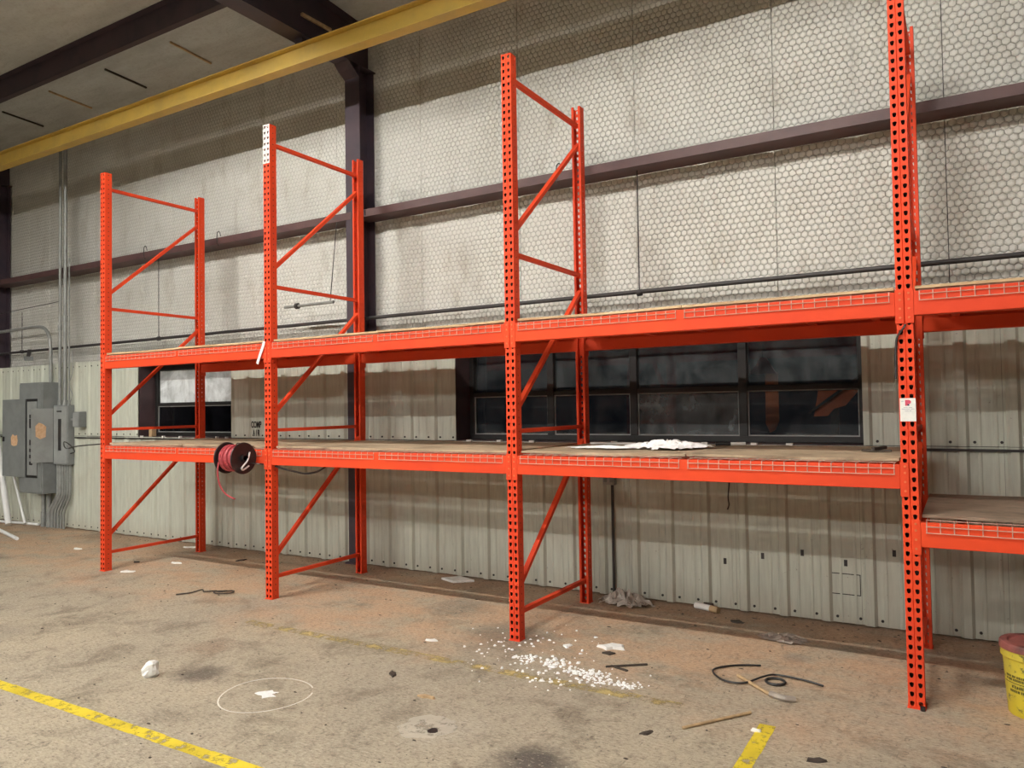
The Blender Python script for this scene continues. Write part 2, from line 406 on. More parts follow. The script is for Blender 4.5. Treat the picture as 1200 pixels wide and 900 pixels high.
# ------------------------------------------------------------------ the hall: floor, roof, far walls
XL, XR, YF = -44.0, 26.0, -62.0
tag(MB().box(XL, XR, YF, 1.84, -0.2, 0.0).build('floor', M['floor'], origin=(0, 0, 0)), 'worn dirty concrete warehouse floor with orange clay dust', None, kind='structure')
tag(MB().box(XL, XR, 1.9, 12.0, -0.25, -0.05).build('ground', M['ground'], origin=(0, 0, -0.05)), 'dark ground outside beyond the windows', None, kind='structure')
def roof_z(y): return 5.97 + 0.062*(1.0-y) if y > -30 else 5.97 + 0.062*31 - 0.062*(-30-y)
rp = MB()
for x0, x1 in ((XL, XR),):
    for ya, yb in ((1.9, -30.0), (-30.0, YF)):
        rp.add([(x0, ya, roof_z(ya)), (x1, ya, roof_z(ya)), (x1, yb, roof_z(yb)), (x0, yb, roof_z(yb)),
                (x0, ya, roof_z(ya)+.1), (x1, ya, roof_z(ya)+.1), (x1, yb, roof_z(yb)+.1), (x0, yb, roof_z(yb)+.1)],
               [(0,1,2,3),(7,6,5,4),(0,4,5,1),(1,5,6,2),(2,6,7,3),(3,7,4,0)])
ceiling = tag(rp.build('ceiling', M['roof'], origin=(0, 0, 5.9)), 'grey insulated roof underside sloping up from the back wall', None, kind='structure')
for nm, b in (('wall_left', (XL-.2, XL, YF, 1.9, 0, 8)), ('wall_right', (XR, XR+.2, YF, 1.9, 0, 8)), ('wall_front', (XL, XR, YF-.2, YF, 0, 8))):
    tag(MB().box(*b).build(nm, M['farwall']), 'far wall of the hall behind the viewer', None, kind='structure')

# seams of the roof insulation (short rusty battens between purlin and crane beam)
def roof_batten(x, ya, yb, mat):
    za, zb = roof_z(ya)-.012, roof_z(yb)-.012
    MB().bar((x, ya, za), (x, yb, zb), 0.022, 0.02).build('seam_batten', mat, ceiling)
for x, ya_, yb_, m_ in ((-6.2, .45, 1.3, 'scrap'), (-5.0, .62, 1.3, 'scrap'), (-3.7, .74, 1.3, 'scrap'), (-2.45, .72, 1.3, 'tan'), (-1.2, .74, 1.3, 'scrap'), (.1, .74, 1.3, 'tan')): roof_batten(x, ya_, yb_, M[m_])
tag(MB().bar((2.262, .71, 5.68), (2.262, 1.12, 5.69), .03, .03).build('rafter_batten', M['tan']), 'short tan wooden batten on the roof rafter above the crane beam', 'batten')

# ------------------------------------------------------------------ back wall
YP, YI = 1.52, 1.76                       # ribbed panel plane, insulation plane
WIN = [(3.55, 7.25), (-1.685, 0.20)]      # window openings in x
WZ0, WZ1, ZLAP, ZTOP = 1.352, 2.31, 1.345, 2.42
WXL, WXR = -9.0, 11.0
sh = MB()
for x0, x1, z0, z1 in ((WXL, WXR, 0, WZ0), (WXL, WXR, WZ1, 6.0), (WXL, WIN[1][0], WZ0, WZ1), (WIN[1][1], WIN[0][0], WZ0, WZ1), (WIN[0][1], WXR, WZ0, WZ1),
                       (XL, WXL, 0, 6.0), (WXR, XR, 0, 6.0)):
    sh.box(x0, x1, 1.84, 1.9, z0, z1)
wall = tag(sh.build('wall_back', M['sheath'], origin=(0, 1.84, 0)), 'back wall with ribbed grey metal wainscot and white netted insulation above', None, kind='structure')
RIB0, RP = 6.342, 0.308
def rib_profile(x0, x1):
    pts = []
    k = math.floor((x0-RIB0)/RP)-1
    while RIB0+k*RP < x1+RP:
        c = RIB0+k*RP
        pts += [(c-.044, 0), (c-.024, -.026), (c+.024, -.026), (c+.044, 0)]
        for mo in (0.105, 0.205): pts += [(c+mo-.014, 0), (c+mo-.006, -.004), (c+mo+.006, -.004), (c+mo+.014, 0)]
        k += 1
    pts.sort()
    def at(x):
        for (a, ya), (b, yb) in zip(pts, pts[1:]):
            if a <= x <= b: return ya + (yb-ya)*(x-a)/(b-a)
        return 0
    return [(x0, at(x0))] + [p for p in pts if x0 < p[0] < x1] + [(x1, at(x1))]
def panel(x0, x1, z0, z1, bolts=()):
    pr = rib_profile(x0, x1); n = len(pr); t = 0.003
    dz = random.uniform(-.004, .004)
    vs = [(x, YP+y-t, z0) for x, y in pr] + [(x, YP+y-t, z1+dz) for x, y in pr] + [(x, YP+y, z0) for x, y in pr] + [(x, YP+y, z1+dz) for x, y in pr]
    fs = [(i, i+1, n+i+1, n+i) for i in range(n-1)] + [(2*n+i+1, 2*n+i, 3*n+i, 3*n+i+1) for i in range(n-1)]
    fs += [(n+i, n+i+1, 3*n+i+1, 3*n+i) for i in range(n-1)] + [(2*n+i, 2*n+i+1, i+1, i) for i in range(n-1)]
    fs += [(0, n, 3*n, 2*n), (n-1, 3*n-1, 4*n-1, 2*n-1)]
    o = MB().add(vs, fs).build('panel', M['panel'], wall)
    sb = MB()
    for bz in bolts:
        k = math.floor((x0-RIB0)/RP)-1
        while RIB0+k*RP < x1:
            c = RIB0+k*RP
            for dx in (0.075, 0.235):
                if x0 < c+dx < x1: sb.lathe([(0.012, 0), (0.012, -.004)], (0, 0, 0), 8, 'x') if False else sb.prism([(c+dx+.011*math.cos(a*math.pi/3), bz+.011*math.sin(a*math.pi/3)) for a in range(6)], 'y', YP-.009, YP-.002)
            k += 1
    if sb.v: sb.build('bolt_heads', M['bolt'], o, kind='stuff')
    return o
SH = 3*RP; xs = []; x = RIB0 - 0.06 - 17*SH
while x < WXR: xs.append(x); x += SH
for x in xs:
    a, b = max(x, WXL), min(x+SH, WXR)
    if b-a < 0.05: continue
    panel(a, b-.002, 0.012, ZLAP, (0.055,))
    segs = [(a, b)]
    for w0, w1 in WIN:
        ns = []
        for s0, s1 in segs:
            if s1 <= w0 or s0 >= w1: ns.append((s0, s1)); continue
            if s0 < w0: ns.append((s0, w0))
            if s1 > w1: ns.append((w1, s1))
            panel(max(s0, w0), min(s1, w1)-.002, WZ1, ZTOP)
        segs = ns
    for s0, s1 in segs:
        if s1-s0 > 0.02: panel(s0, s1-.002, ZLAP+.006, ZTOP, (ZLAP+.035, ZTOP-.065))
# dark angle along the lap and base angle
tag(MB().box(WXL, WXR, YP-.030, YP-.004, ZLAP-.030, ZLAP-.012).build('trim_1', M['bolt']), 'thin dark steel angle running along the lap of the wall panels', None, kind='structure')

# insulation blankets, one object each
SEAM = 6.613
def blanket(x0, x1, z0, z1):
    nx, nz = 8, 34; vs = []; fs = []
    ph = random.uniform(0, 6)
    for j in range(nz+1):
        for i in range(nx+1):
            u = i/nx; zz = z0+(z1-z0)*j/nz
            bul = 0.012*(1-(2*u-1)**6) + 0.004*math.sin(3*zz+ph)*math.sin(math.pi*u)
            vs.append((x0+(x1-x0)*u, YI+0.014-bul, zz))
    for j in range(nz):
        for i in range(nx):
            a = j*(nx+1)+i; fs.append((a, a+1, a+nx+2, a+nx+1))
    # returns at the sides so that the blanket has thickness
    k = len(vs)
    for j in range(nz+1): vs.append((x0, YI+.06, z0+(z1-z0)*j/nz)); vs.append((x1, YI+.06, z0+(z1-z0)*j/nz))
    for j in range(nz):
        fs.append((j*(nx+1), (j+1)*(nx+1), k+2*(j+1), k+2*j)); fs.append((j*(nx+1)+nx, k+2*j+1, k+2*(j+1)+1, (j+1)*(nx+1)+nx))
    return MB().add(vs, fs).build('insulation_blanket', M['insul'], wall, smooth=True)
COLX = [(-5.76, -5.55), (2.10, 2.31), (9.96, 10.17)]   # column flanges in x
x = SEAM - 1.225*13
while x < WXR:
    for a, b, gp in ((x, x+.612, .0015), (x+.612, x+1.225, .006)):
        if b > WXL+.1 and a < WXR-.1: blanket(max(a, WXL), min(b, WXR)-gp, 2.36, 5.96)
    x += 1.225

# chicken wire over the insulation (real wire, one object)
def hexnet(x0, x1, z0, z1, y, r):
    p = HEXP; s = p/math.sqrt(3); E = []
    i0, i1 = int(x0/p)-1, int(x1/p)+1; rowh = 1.5*s
    j0, j1 = int(z0/rowh)-1, int(z1/rowh)+1
    for j in range(j0, j1):
        cz = j*rowh
        for i in range(i0, i1):
            cx = (i + (0.5 if j % 2 else 0.0))*p
            if not (x0 < cx < x1 and z0 < cz < z1) or any(a-.03 < cx < b+.03 for a, b in COLX): continue
            c = [(cx+s*math.cos(math.radians(30+60*k)), cz+s*math.sin(math.radians(30+60*k))) for k in range(6)]
            E += [(c[0], c[1]), (c[1], c[2]), (c[5], c[0])]
    A = np.array([e[0] for e in E]); B = np.array([e[1] for e in E])
    # same jitter for the same corner
    def jit(P): return P + 0.0035*np.stack([np.sin(P[:,0]*91+P[:,1]*57), np.cos(P[:,0]*73-P[:,1]*83)], 1)
    A, B = jit(A), jit(B)
    d = B-A; d /= np.linalg.norm(d, axis=1)[:, None]; nrm = np.stack([-d[:,1], d[:,0]], 1)
    n = len(E); V = np.zeros((n, 6, 3))
    for q, P in ((0, A), (3, B)):
        for k, (aa, bb) in enumerate(((1, 0.6), (-1, 0.6), (0, -1.0))):
            V[:, q+k, 0] = P[:,0]+nrm[:,0]*r*aa; V[:, q+k, 2] = P[:,1]+nrm[:,1]*r*aa; V[:, q+k, 1] = y+r*bb
    base = (np.arange(n)*6)[:, None]
    F = np.concatenate([base+np.array(f) for f in ((0,1,4,3), (1,2,5,4), (2,0,3,5))])
    me = bpy.data.meshes.new('chicken_wire'); me.vertices.add(n*6); me.vertices.foreach_set('co', (V.reshape(-1, 3) - np.array([0, y, 0])).ravel())
    nf = len(F); me.loops.add(nf*4); me.polygons.add(nf)
    me.polygons.foreach_set('loop_start', np.arange(nf)*4); me.loops.foreach_set('vertex_index', F.ravel())
    me.update(calc_edges=True); me.validate(); me.materials.append(M['netting'])
    o = bpy.data.objects.new('chicken_wire', me); COL.objects.link(o); o.location = (0, y, 0)
    return o
tag(hexnet(-6.0, 9.3, 2.42, 5.7, YI-.006, 0.0009), 'hexagonal chicken wire netting stretched over the white wall insulation', 'wire netting', kind='stuff')

# ------------------------------------------------------------------ windows
def window(n, x0, x1, mull, zsash, panes_up, panes_lo, label):
    """opening with jambs; frame at y 1.74..1.80; each pane its own part"""
    r = empty('window_%d' % n, ((x0+x1)/2, 1.77, WZ0), label, None, kind='structure')
    y0, y1 = 1.745, 1.80
    for a, b in ((x0-.02, x0), (x1, x1+.02)): MB().box(a, b, YP+.001, y1, WZ0-.02, WZ1+.02).build('jamb', M['jamb'], r)
    MB().box(x0, x1, YP+.001, y1, WZ1, WZ1+.02).build('head', M['jamb'], r)
    MB().box(x0, x1, YP+.001, y1, WZ0-.02, WZ0).build('sill', M['jamb'], r)
    MB().box(x0, x1, y0, y1, WZ0, WZ0+.05).build('frame_rail', M['darkframe'], r, bevel=.004)
    MB().box(x0, x1, y0, y1, WZ1-.06, WZ1).build('frame_rail', M['darkframe'], r, bevel=.004)
    xm = [x0] + mull + [x1]
    for k, c in enumerate(xm):
        hw = 0.035
        a, b = (c, c+.05) if k == 0 else ((c-.05, c) if k == len(xm)-1 else (c-hw, c+hw))
        MB().box(a, b, y0-.006, y1, WZ0+.05, WZ1-.06).build('mullion', M['darkframe'], r, bevel=.004)
    for k in range(len(xm)-1):
        a = xm[k] + (.05 if k == 0 else .035); b = xm[k+1] - (.05 if k == len(xm)-2 else .035)
        MB().box(a, b, y0+.002, y1, zsash-.018, zsash+.018).build('sash_rail', M['darkframe'], r, bevel=.003)
        for lo, hi, mats, yy in ((WZ0+.05, zsash-.018, panes_lo, 1.765), (zsash+.018, WZ1-.06, panes_up, 1.782)):
            MB().box(a+.008, b-.008, yy, yy+.004, lo+.008, hi-.008).build('pane', M[mats[k]], r)
            bd = MB()
            for q in ((a, a+.010, lo, hi), (b-.010, b, lo, hi), (a+.010, b-.010, lo, lo+.010), (a+.010, b-.010, hi-.010, hi)):
                bd.box(q[0], q[1], yy-.006, yy+.010, q[2], q[3])
            bd.build('glazing_bead', M['bead'] if mats is panes_lo else M['darkframe'], r)
    return r
window(1, WIN[0][0], WIN[0][1], [4.485, 5.335, 6.31], 1.80,
       ['glass_clear', 'glass_haze', 'glass_haze', 'glass_haze'], ['glass_clear', 'glass_clear', 'glass_dusty', 'glass_clear'],
       'long dark four light window in the back wall behind the middle bays')
window(2, WIN[1][0], WIN[1][1], [], 1.775, ['glass_frost'], ['glass_black'],
       'small window with milky upper pane and black lower pane at the left')
# things behind the glass of the long window
g = empty('hanging_cloth', (6.43, 2.06, 1.40), 'orange cloth strip hanging behind the right pane of the long window', 'cloth')
MB().prism([(6.425, 1.50), (6.46, 1.42), (6.50, 1.44), (6.535, 1.52), (6.535, 1.93), (6.43, 1.93), (6.425, 1.6)], 'y', 2.05, 2.065).build('cloth', M['vest'], g)
MB().prism([(6.30, 1.93), (6.52, 1.93), (6.44, 2.07), (6.39, 2.07)], 'y', 2.05, 2.066).build('cloth', M['redcable'], g)
MB().tube([(6.41, 2.06, 2.06), (6.41, 2.06, 2.30), (6.41, 1.86, 2.33)], .006, 6).build('cord', M['blackplastic'], g)
sb = MB(); sb.prism([(6.80, 1.555), (6.91, 1.56), (6.96, 1.62), (7.05, 1.645), (7.16, 1.775), (6.84, 1.772)], 'y', 2.16, 2.18)
g = empty('orange_sheet', (6.96, 2.17, -.05), 'tilted orange sheet on a dark stand behind the right pane of the long window', 'sheet')
sb.build('sheet', M['sheetor'], g)
MB().bar((6.76, 2.14, 1.58), (7.16, 2.14, 1.88), .025, .02).build('dark_bar', M['blackpipe'], g)
MB().box(6.93, 6.99, 2.185, 2.24, -.05, 1.72).build('stand', M['blackpipe'], g)

# ------------------------------------------------------------------ steel frame of the building
ZR = 5.45                                  # underside of rafter
def column(x0, x1, label):
    r = empty('steel_column', ((x0+x1)/2, 1.65, 0), label, 'column', 'steel columns of the back wall')
    MB().box(x0, x1, 1.500, 1.514, 0, ZR).build('front_flange', M['steel'], r)
    MB().box(x0, x1, 1.724, 1.738, 0, ZR).build('back_flange', M['steel'], r)
    c = (x0+x1)/2
    MB().box(c-.006, c+.006, 1.514, 1.724, 0, ZR).build('web', M['steel'], r)
    k = MB(); k.prism([(1.50, 5.33), (1.50, ZR), (1.34, ZR), (1.41, 5.385)], 'x', c-.008, c+.008); k.build('knee_plate', M['steel'], r)
    k = MB(); k.add([(x0, 1.50, 5.33), (x1, 1.50, 5.33), (x1, 1.41, 5.385), (x0, 1.41, 5.385), (x1, 1.34, ZR), (x0, 1.34, ZR)], [(0,1,2,3), (3,2,4,5)])
    k.build('knee_flange', M['steel'], r, solid=.014)
    MB().box(x0-.02, x1+.02, 1.46, 1.74, 0, .018).build('base_plate', M['steel'], r)
    return r
column(*COLX[0], 'dark steel column at the left edge of the picture')
column(*COLX[1], 'dark steel column behind the second rack frame from the left')
column(*COLX[2], 'dark steel column beyond the right edge of the picture')
for (x0, x1), lab in zip(COLX, ('dark steel roof rafter above the left edge column', 'dark steel roof rafter above the column behind the racks', 'dark steel roof rafter past the right edge')):
    r = empty('roof_rafter', ((x0+x1)/2, 1.80, ZR), lab, 'rafter', 'roof rafters')
    c = (x0+x1)/2
    def zb(y): return ZR + max(0, (-1.0-y))*0.062
    for nm, zoff in (('bottom_flange', 0),):
        k = MB()
        ys = [1.80, -1.0, -30.0]
        for ya, yb in zip(ys, ys[1:]):
            k.add([(x0, ya, zb(ya)), (x1, ya, zb(ya)), (x1, yb, zb(yb)), (x0, yb, zb(yb)), (x0, ya, zb(ya)+.014), (x1, ya, zb(ya)+.014), (x1, yb, zb(yb)+.014), (x0, yb, zb(yb)+.014)],
                  [(0,3,2,1),(4,5,6,7),(0,1,5,4),(1,2,6,5),(2,3,7,6),(3,0,4,7)])
        k.build(nm, M['steel'], r)
    k = MB()
    k.prism([(1.80, ZR+.014), (-1.0, ZR+.014), (-30.0, zb(-30)+.014), (-30.0, roof_z(-30)-.016), (1.80, roof_z(1.8)-.016)], 'x', c-.006, c+.006)
    k.build('web', M['steel'], r)
    k = MB()
    k.add([(x0, 1.8, roof_z(1.8)-.016), (x1, 1.8, roof_z(1.8)-.016), (x1, -30, roof_z(-30)-.016), (x0, -30, roof_z(-30)-.016),
           (x0, 1.8, roof_z(1.8)-.003), (x1, 1.8, roof_z(1.8)-.003), (x1, -30, roof_z(-30)-.003), (x0, -30, roof_z(-30)-.003)],
          [(0,3,2,1),(4,5,6,7),(0,1,5,4),(1,2,6,5),(2,3,7,6),(3,0,4,7)])
    k.build('top_flange', M['steel'], r)
def zsection(name, xa, xb, y, z, d, fl, mat, label, cat, group):
    """Z purlin standing upright: web d high at y, flanges fl wide"""
    k = MB(); t = .006
    k.prism([(y, z), (y+t, z), (y+t, z+d), (y, z+d)], 'x', xa, xb)
    o = empty(name, ((xa+xb)/2, y, z), label, cat, group)
    k.build('web', mat, o)
    MB().box(xa, xb, y+t, y+fl, z, z+t).build('bottom_flange', mat, o)
    MB().box(xa, xb, y-fl, y, z+d-t, z+d).build('top_flange', mat, o)
    return o
for i, (xa, xb) in enumerate(((-13.5, COLX[0][0]-.0), (COLX[0][1]-.09, COLX[1][0]+.085), (COLX[1][1]-.085, COLX[2][0]+.085))):
    pl = ('left of the left edge column', 'between the two left columns', 'right of the middle column')[i]
    for y, nm in ((0.25, 'nearest the crane beam'), (-1.25, 'second from the crane beam'), (-2.75, 'third from the crane beam')):
        d = 0.25
        zsection('roof_purlin', xa, xb, y, roof_z(y)-d-.004, d, .07, M['steel'], 'dark roof purlin %s, %s' % (nm, pl), 'purlin', 'roof purlins')
    # wall girt: horizontal web, inner flange upright
    gz = 3.757
    o = empty('wall_girt', ((xa+xb)/2, YP, gz), 'maroon steel girt across the insulated wall, %s' % pl, 'girt', 'wall girts')
    ga, gb = (xa, xb) if i == 0 else (xa+.004, xb-.004)
    MB().box(ga, gb, YP-.025, YP-.018, gz+.014, gz+.088).build('inner_flange', M['girt'], o)
    MB().box(ga, gb, YP-.025, YI-.012, gz+.007, gz+.014).build('web', M['girt'], o)
    if i: MB().box(ga+.0, ga+.16, YP-.034, YP-.0255, gz+.02, gz+.080).build('clip_plate', M['steel'], o)
# crane beam
r = empty('crane_beam', (0, .7625, 5.18), 'dusty yellow steel crane runway beam slung under the roof', 'beam')
MB().box(-16, 13, .70, .825, 5.18, 5.192).build('bottom_flange', M['craneyellow'], r)
MB().box(-16, 13, .70, .825, 5.376, 5.388).build('top_flange', M['craneyellow'], r)
MB().box(-16, 13, .7585, .7665, 5.192, 5.376).build('web', M['craneyellow'], r)
for x0, x1 in COLX: MB().box((x0+x1)/2-.05, (x0+x1)/2+.05, .72, .80, 5.388, ZR).build('hanger', M['steel'], r)

# ------------------------------------------------------------------ pallet racking
PX = [0.0, 2.546, 5.084, 7.629, 10.172]
H = 4.267; PITCH_H = 0.0508; NC = 84; YR = 1.24
ORG = M['orange']
def face_cells(mb, k0, k1, y):
    """front face of a post with two columns of tear drop holes"""
    for k in range(k0, k1):
        z0 = k*PITCH_H; z1 = z0+PITCH_H; zc = (z0+z1)/2
        for sgn in (-1, 1):
            cx = sgn*0.021
            xa, xb = sorted((sgn*0.003, sgn*0.040))
            hole = [(cx-.0105, zc+.011), (cx, zc+.015), (cx+.0105, zc+.011), (cx+.0100, zc), (cx+.0060, zc-.011), (cx, zc-.014), (cx-.0060, zc-.011), (cx-.0100, zc)]
            rect = [(xa, z1), (cx, z1), (xb, z1), (xb, zc), (xb, z0), (cx, z0), (xa, z0), (xa, zc)]
            vs = [(p[0], y, p[1]) for p in rect] + [(p[0], y, p[1]) for p in hole]
            mb.add(vs, [(i, 8+i, 8+(i+1) % 8, (i+1) % 8) for i in range(8)])
def post_mesh(lip=.022):
    mb = MB(); D = 0.076
    face_cells(mb, 0, NC, 0.0)
    mb.add([(-.003, 0, 0), (0, .004, 0), (.003, 0, 0), (-.003, 0, H), (0, .004, H), (.003, 0, H)], [(0,1,4,3), (1,2,5,4)])
    for sgn in (-1, 1):
        x = sgn*.040
        for k in range(NC):
            z0 = k*PITCH_H; z1 = z0+PITCH_H; zc = (z0+z1)/2; yc = .040; r_ = .005
            vs = [(x, 0, z0), (x, D, z0), (x, D, z1), (x, 0, z1), (x, yc-r_, zc-r_), (x, yc+r_, zc-r_), (x, yc+r_, zc+r_), (x, yc-r_, zc+r_)]
            fs = [(0,1,5,4), (1,2,6,5), (2,3,7,6), (3,0,4,7)]
            mb.add(vs, fs if sgn > 0 else [f[::-1] for f in fs])
        mb.add([(x, D, 0), (sgn*lip, D, 0), (sgn*lip, D, H), (x, D, H)], [(0,1,2,3)])
        mb.add([(sgn*lip, D, 0), (sgn*lip, D-.012, 0), (sgn*lip, D-.012, H), (sgn*lip, D, H)], [(0,1,2,3)])
    return mb
M['inside'] = mat_basic('shaded_post_inside', (0.035, 0.012, 0.010), 0.9)  # liner colour holds the shade inside the front posts, so the holes look dark
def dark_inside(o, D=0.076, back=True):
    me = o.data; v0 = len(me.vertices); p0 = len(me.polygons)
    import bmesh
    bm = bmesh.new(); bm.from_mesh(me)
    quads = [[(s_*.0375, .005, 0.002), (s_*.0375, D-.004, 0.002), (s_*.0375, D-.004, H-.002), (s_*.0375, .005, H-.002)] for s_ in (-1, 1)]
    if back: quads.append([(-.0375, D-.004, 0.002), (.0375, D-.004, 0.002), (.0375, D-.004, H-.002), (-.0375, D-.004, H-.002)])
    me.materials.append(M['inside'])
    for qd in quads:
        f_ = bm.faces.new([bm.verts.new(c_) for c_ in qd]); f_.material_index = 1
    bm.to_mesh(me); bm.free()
fr = empty('upright_frame', (0, 0, 0))
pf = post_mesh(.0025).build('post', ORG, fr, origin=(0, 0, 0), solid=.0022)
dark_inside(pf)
pr_ = post_mesh().build('post', ORG, fr, origin=(0, 0, 0), solid=.0022); pr_.location = (0, YR, 0); pr_.rotation_euler = (0, 0, math.pi)
for y in (0.035, YR-.035):
    MB().box(-.045, .045, y-.044, y+.044, 0, .006).build('foot_plate', ORG, fr)
for z in (0.19, 1.50, 2.80, 4.10):
    MB().bar((0, .055, z), (0, YR-.055, z), .038, .030).build('horizontal_brace', ORG, fr)
for za, zb_ in ((0.36, 1.385), (1.64, 2.66), (2.95, 3.93)):
    MB().bar((0, .055, za), (0, YR-.055, zb_), .038, .030).build('diagonal_brace', ORG, fr)
flab = ['orange rack upright frame at the left end, nearest the electrical panel',
        'orange rack upright frame with white painted top beside the cable spool',
        'orange rack upright frame crossing the left part of the long window',
        'tall orange rack upright frame with the white paper tag',
        'orange rack upright frame past the right edge beyond the yellow bucket']
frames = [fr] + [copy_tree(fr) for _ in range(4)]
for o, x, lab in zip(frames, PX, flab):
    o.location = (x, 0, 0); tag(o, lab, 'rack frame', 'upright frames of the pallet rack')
MB().prism([(PX[3]+.030+.013*math.cos(a*math.pi/3), -.016+.013*math.sin(a*math.pi/3)) for a in range(6)], 'z', 0, .022).build('anchor_bolt', M['bolt'], frames[3])
for y, rz in ((-.0016, 0), (YR+.0016, math.pi)):
    mb = MB(); face_cells(mb, NC-7, NC, 0)
    wp = mb.build('white_paint', M['whitepaint'], frames[1], origin=(0, 0, 0), solid=.001)
    wp.location = (0, y, 0); wp.rotation_euler = (0, 0, rz); wp['label'] = 'white painted post top'

BAY = ['leftmost bay', 'second bay', 'third bay', 'right edge bay']
BH = 0.134
def make_beam(x0, x1, zb, front, label):
    """x0,x1: post centre lines"""
    s = 1 if front else -1; Y = 0.0 if front else YR
    o = empty('step_beam', ((x0+x1)/2, Y, zb), label, 'rack beam', 'step beams of the pallet rack')
    yf = lambda d: Y + s*d
    zt = zb+BH
    prof = [(yf(-.006), zb), (yf(-.006), zt), (yf(.028), zt), (yf(.028), zt-.041), (yf(.060), zt-.041), (yf(.060), zb)]
    MB().prism(prof, 'x', x0+.046, x1-.046).build('beam_body', ORG, o, bevel=.004)
    for xp, d in ((x0, 1), (x1, -1)):
        c = MB()
        xa, xb = sorted((xp+d*.003, xp+d*.046)); ya, yb = sorted((yf(-.008), yf(-.001)))
        c.box(xa, xb, ya, yb, zb-.042, zt+.012)
        xa, xb = sorted((xp+d*.0425, xp+d*.047)); ya, yb = sorted((yf(-.001), yf(.066)))
        c.box(xa, xb, ya, yb, zb-.042, zt+.012)
        k = c.build('end_connector', ORG, o, bevel=.002)
        rv = MB()
        for zz in (zb-.01, zb+.04, zb+.09, zb+.125):
            ya, yb = sorted((yf(-.012), yf(-.007)))
            rv.prism([(xp+d*.022+.007*math.cos(a*math.pi/3), zz+.007*math.sin(a*math.pi/3)) for a in range(6)], 'y', ya, yb)
        rv.build('rivets', M['sheetor'], k)
    return o
def make_deck(x0, x1, zt, label):
    """wire deck with waterfall edges front and back, resting in the beam steps"""
    o = empty('wire_deck', ((x0+x1)/2, YR/2, zt), label, 'wire deck', 'wire decks of the pallet rack')
    k = MB(); n = int((x1-x0)/.064); r_ = .0027
    for i in range(n+1):
        x = x0+(x1-x0)*i/n
        k.tube([(x, -.0095, zt-.056), (x, -.0095, zt+.003), (x, YR+.0095, zt+.003), (x, YR+.0095, zt-.056)], r_, 4)
    for y, z in ((-.0145, zt-.054), (-.0145, zt-.020), (YR+.0145, zt-.054), (YR+.0145, zt-.020)) + tuple((.04+.1055*j, zt+.008) for j in range(12)):
        k.tube([(x0-.004, y, z), (x1+.004, y, z)], r_, 4)
    k.build('wire_grid', M['zinc'], o, kind='stuff')
    for f_ in (0.14, 0.5, 0.86):
        x = x0+(x1-x0)*f_
        MB().prism([(x-.025, zt-.041), (x+.025, zt-.041), (x+.022, zt-.001), (x+.018, zt-.001), (x+.018, zt-.036), (x-.018, zt-.036), (x-.018, zt-.001), (x-.022, zt-.001)], 'y', .030, YR-.030).build('support_channel', ORG, o)
    return o
def make_board(x0, x1, y0, y1, zt, th, mat, label):
    vs = []; nx, ny = 10, 4
    ph = random.uniform(0, 6)
    for zz, top in ((zt+.0118, 0), (zt+.0118+th, 1)):
        for j in range(ny+1):
            for i in range(nx+1):
                u, v = i/nx, j/ny
                e = random.uniform(-.003, .003) if (j == 0 or j == ny) else 0
                wv = .0035*(1+math.sin(5*u+ph)*math.sin(4*v+ph))
                vs.append((x0+(x1-x0)*u, y0+(y1-y0)*v+e*(1 if top else 1), zz+wv))
    fs = []; N = (nx+1)*(ny+1); W_ = nx+1
    for j in range(ny):
        for i in range(nx):
            a = j*W_+i; fs.append((a, a+W_, a+W_+1, a+1)); fs.append((N+a, N+a+1, N+a+W_+1, N+a+W_))
    for i in range(nx):
        fs.append((i, i+1, N+i+1, N+i)); a = ny*W_+i; fs.append((a+1, a, N+a, N+a+1))
    for j in range(ny):
        a = j*W_; fs.append((a+W_, a, N+a, N+a+W_)); a = j*W_+nx; fs.append((a, a+W_, N+a+W_, N+a))
    o = MB().add(vs, fs).build('shelf_board', mat)
    return tag(o, label, 'board', 'boards lying on the rack shelves')
for i in range(4):
    lev = [(2.148, 'upper'), (1.192 if i < 3 else 0.880, 'lower')]
    for zb, nm in lev:
        for front in (True, False):
            make_beam(PX[i], PX[i+1], zb, front, 'orange step beam, %s edge of %s shelf, %s' % ('front' if front else 'rear', nm, BAY[i]))
        a, b = PX[i]+.075, PX[i+1]-.075; mid = (a+b)/2
        for k, (p, q) in enumerate(((a, mid-.03), (mid+.03, b))):
            side = ('left', 'right')[k]
            make_deck(p, q, zb+BH, 'wire mesh deck, %s half of %s shelf, %s' % (side, nm, BAY[i]))
            bm = M['ply2'] if nm == 'upper' else (M['ply3'] if i == 3 else M['ply'])
            y0 = random.uniform(.012, .03) if nm == 'upper' else random.uniform(.03, .055)
            bx0, bx1 = (PX[i]+.052, mid-.004) if k == 0 else (mid+.002, PX[i+1]-.052)
            if nm == 'lower': y0 += random.uniform(0, .02)
            make_board(bx0, bx1, y0, YR-.03, zb+BH, .016, bm, '%s plywood board, %s half of %s shelf, %s' % ('tan' if nm == 'upper' else 'worn', side, nm, BAY[i]))
ZS = 1.192+BH+.0118+.016+.006          # top of lower boards

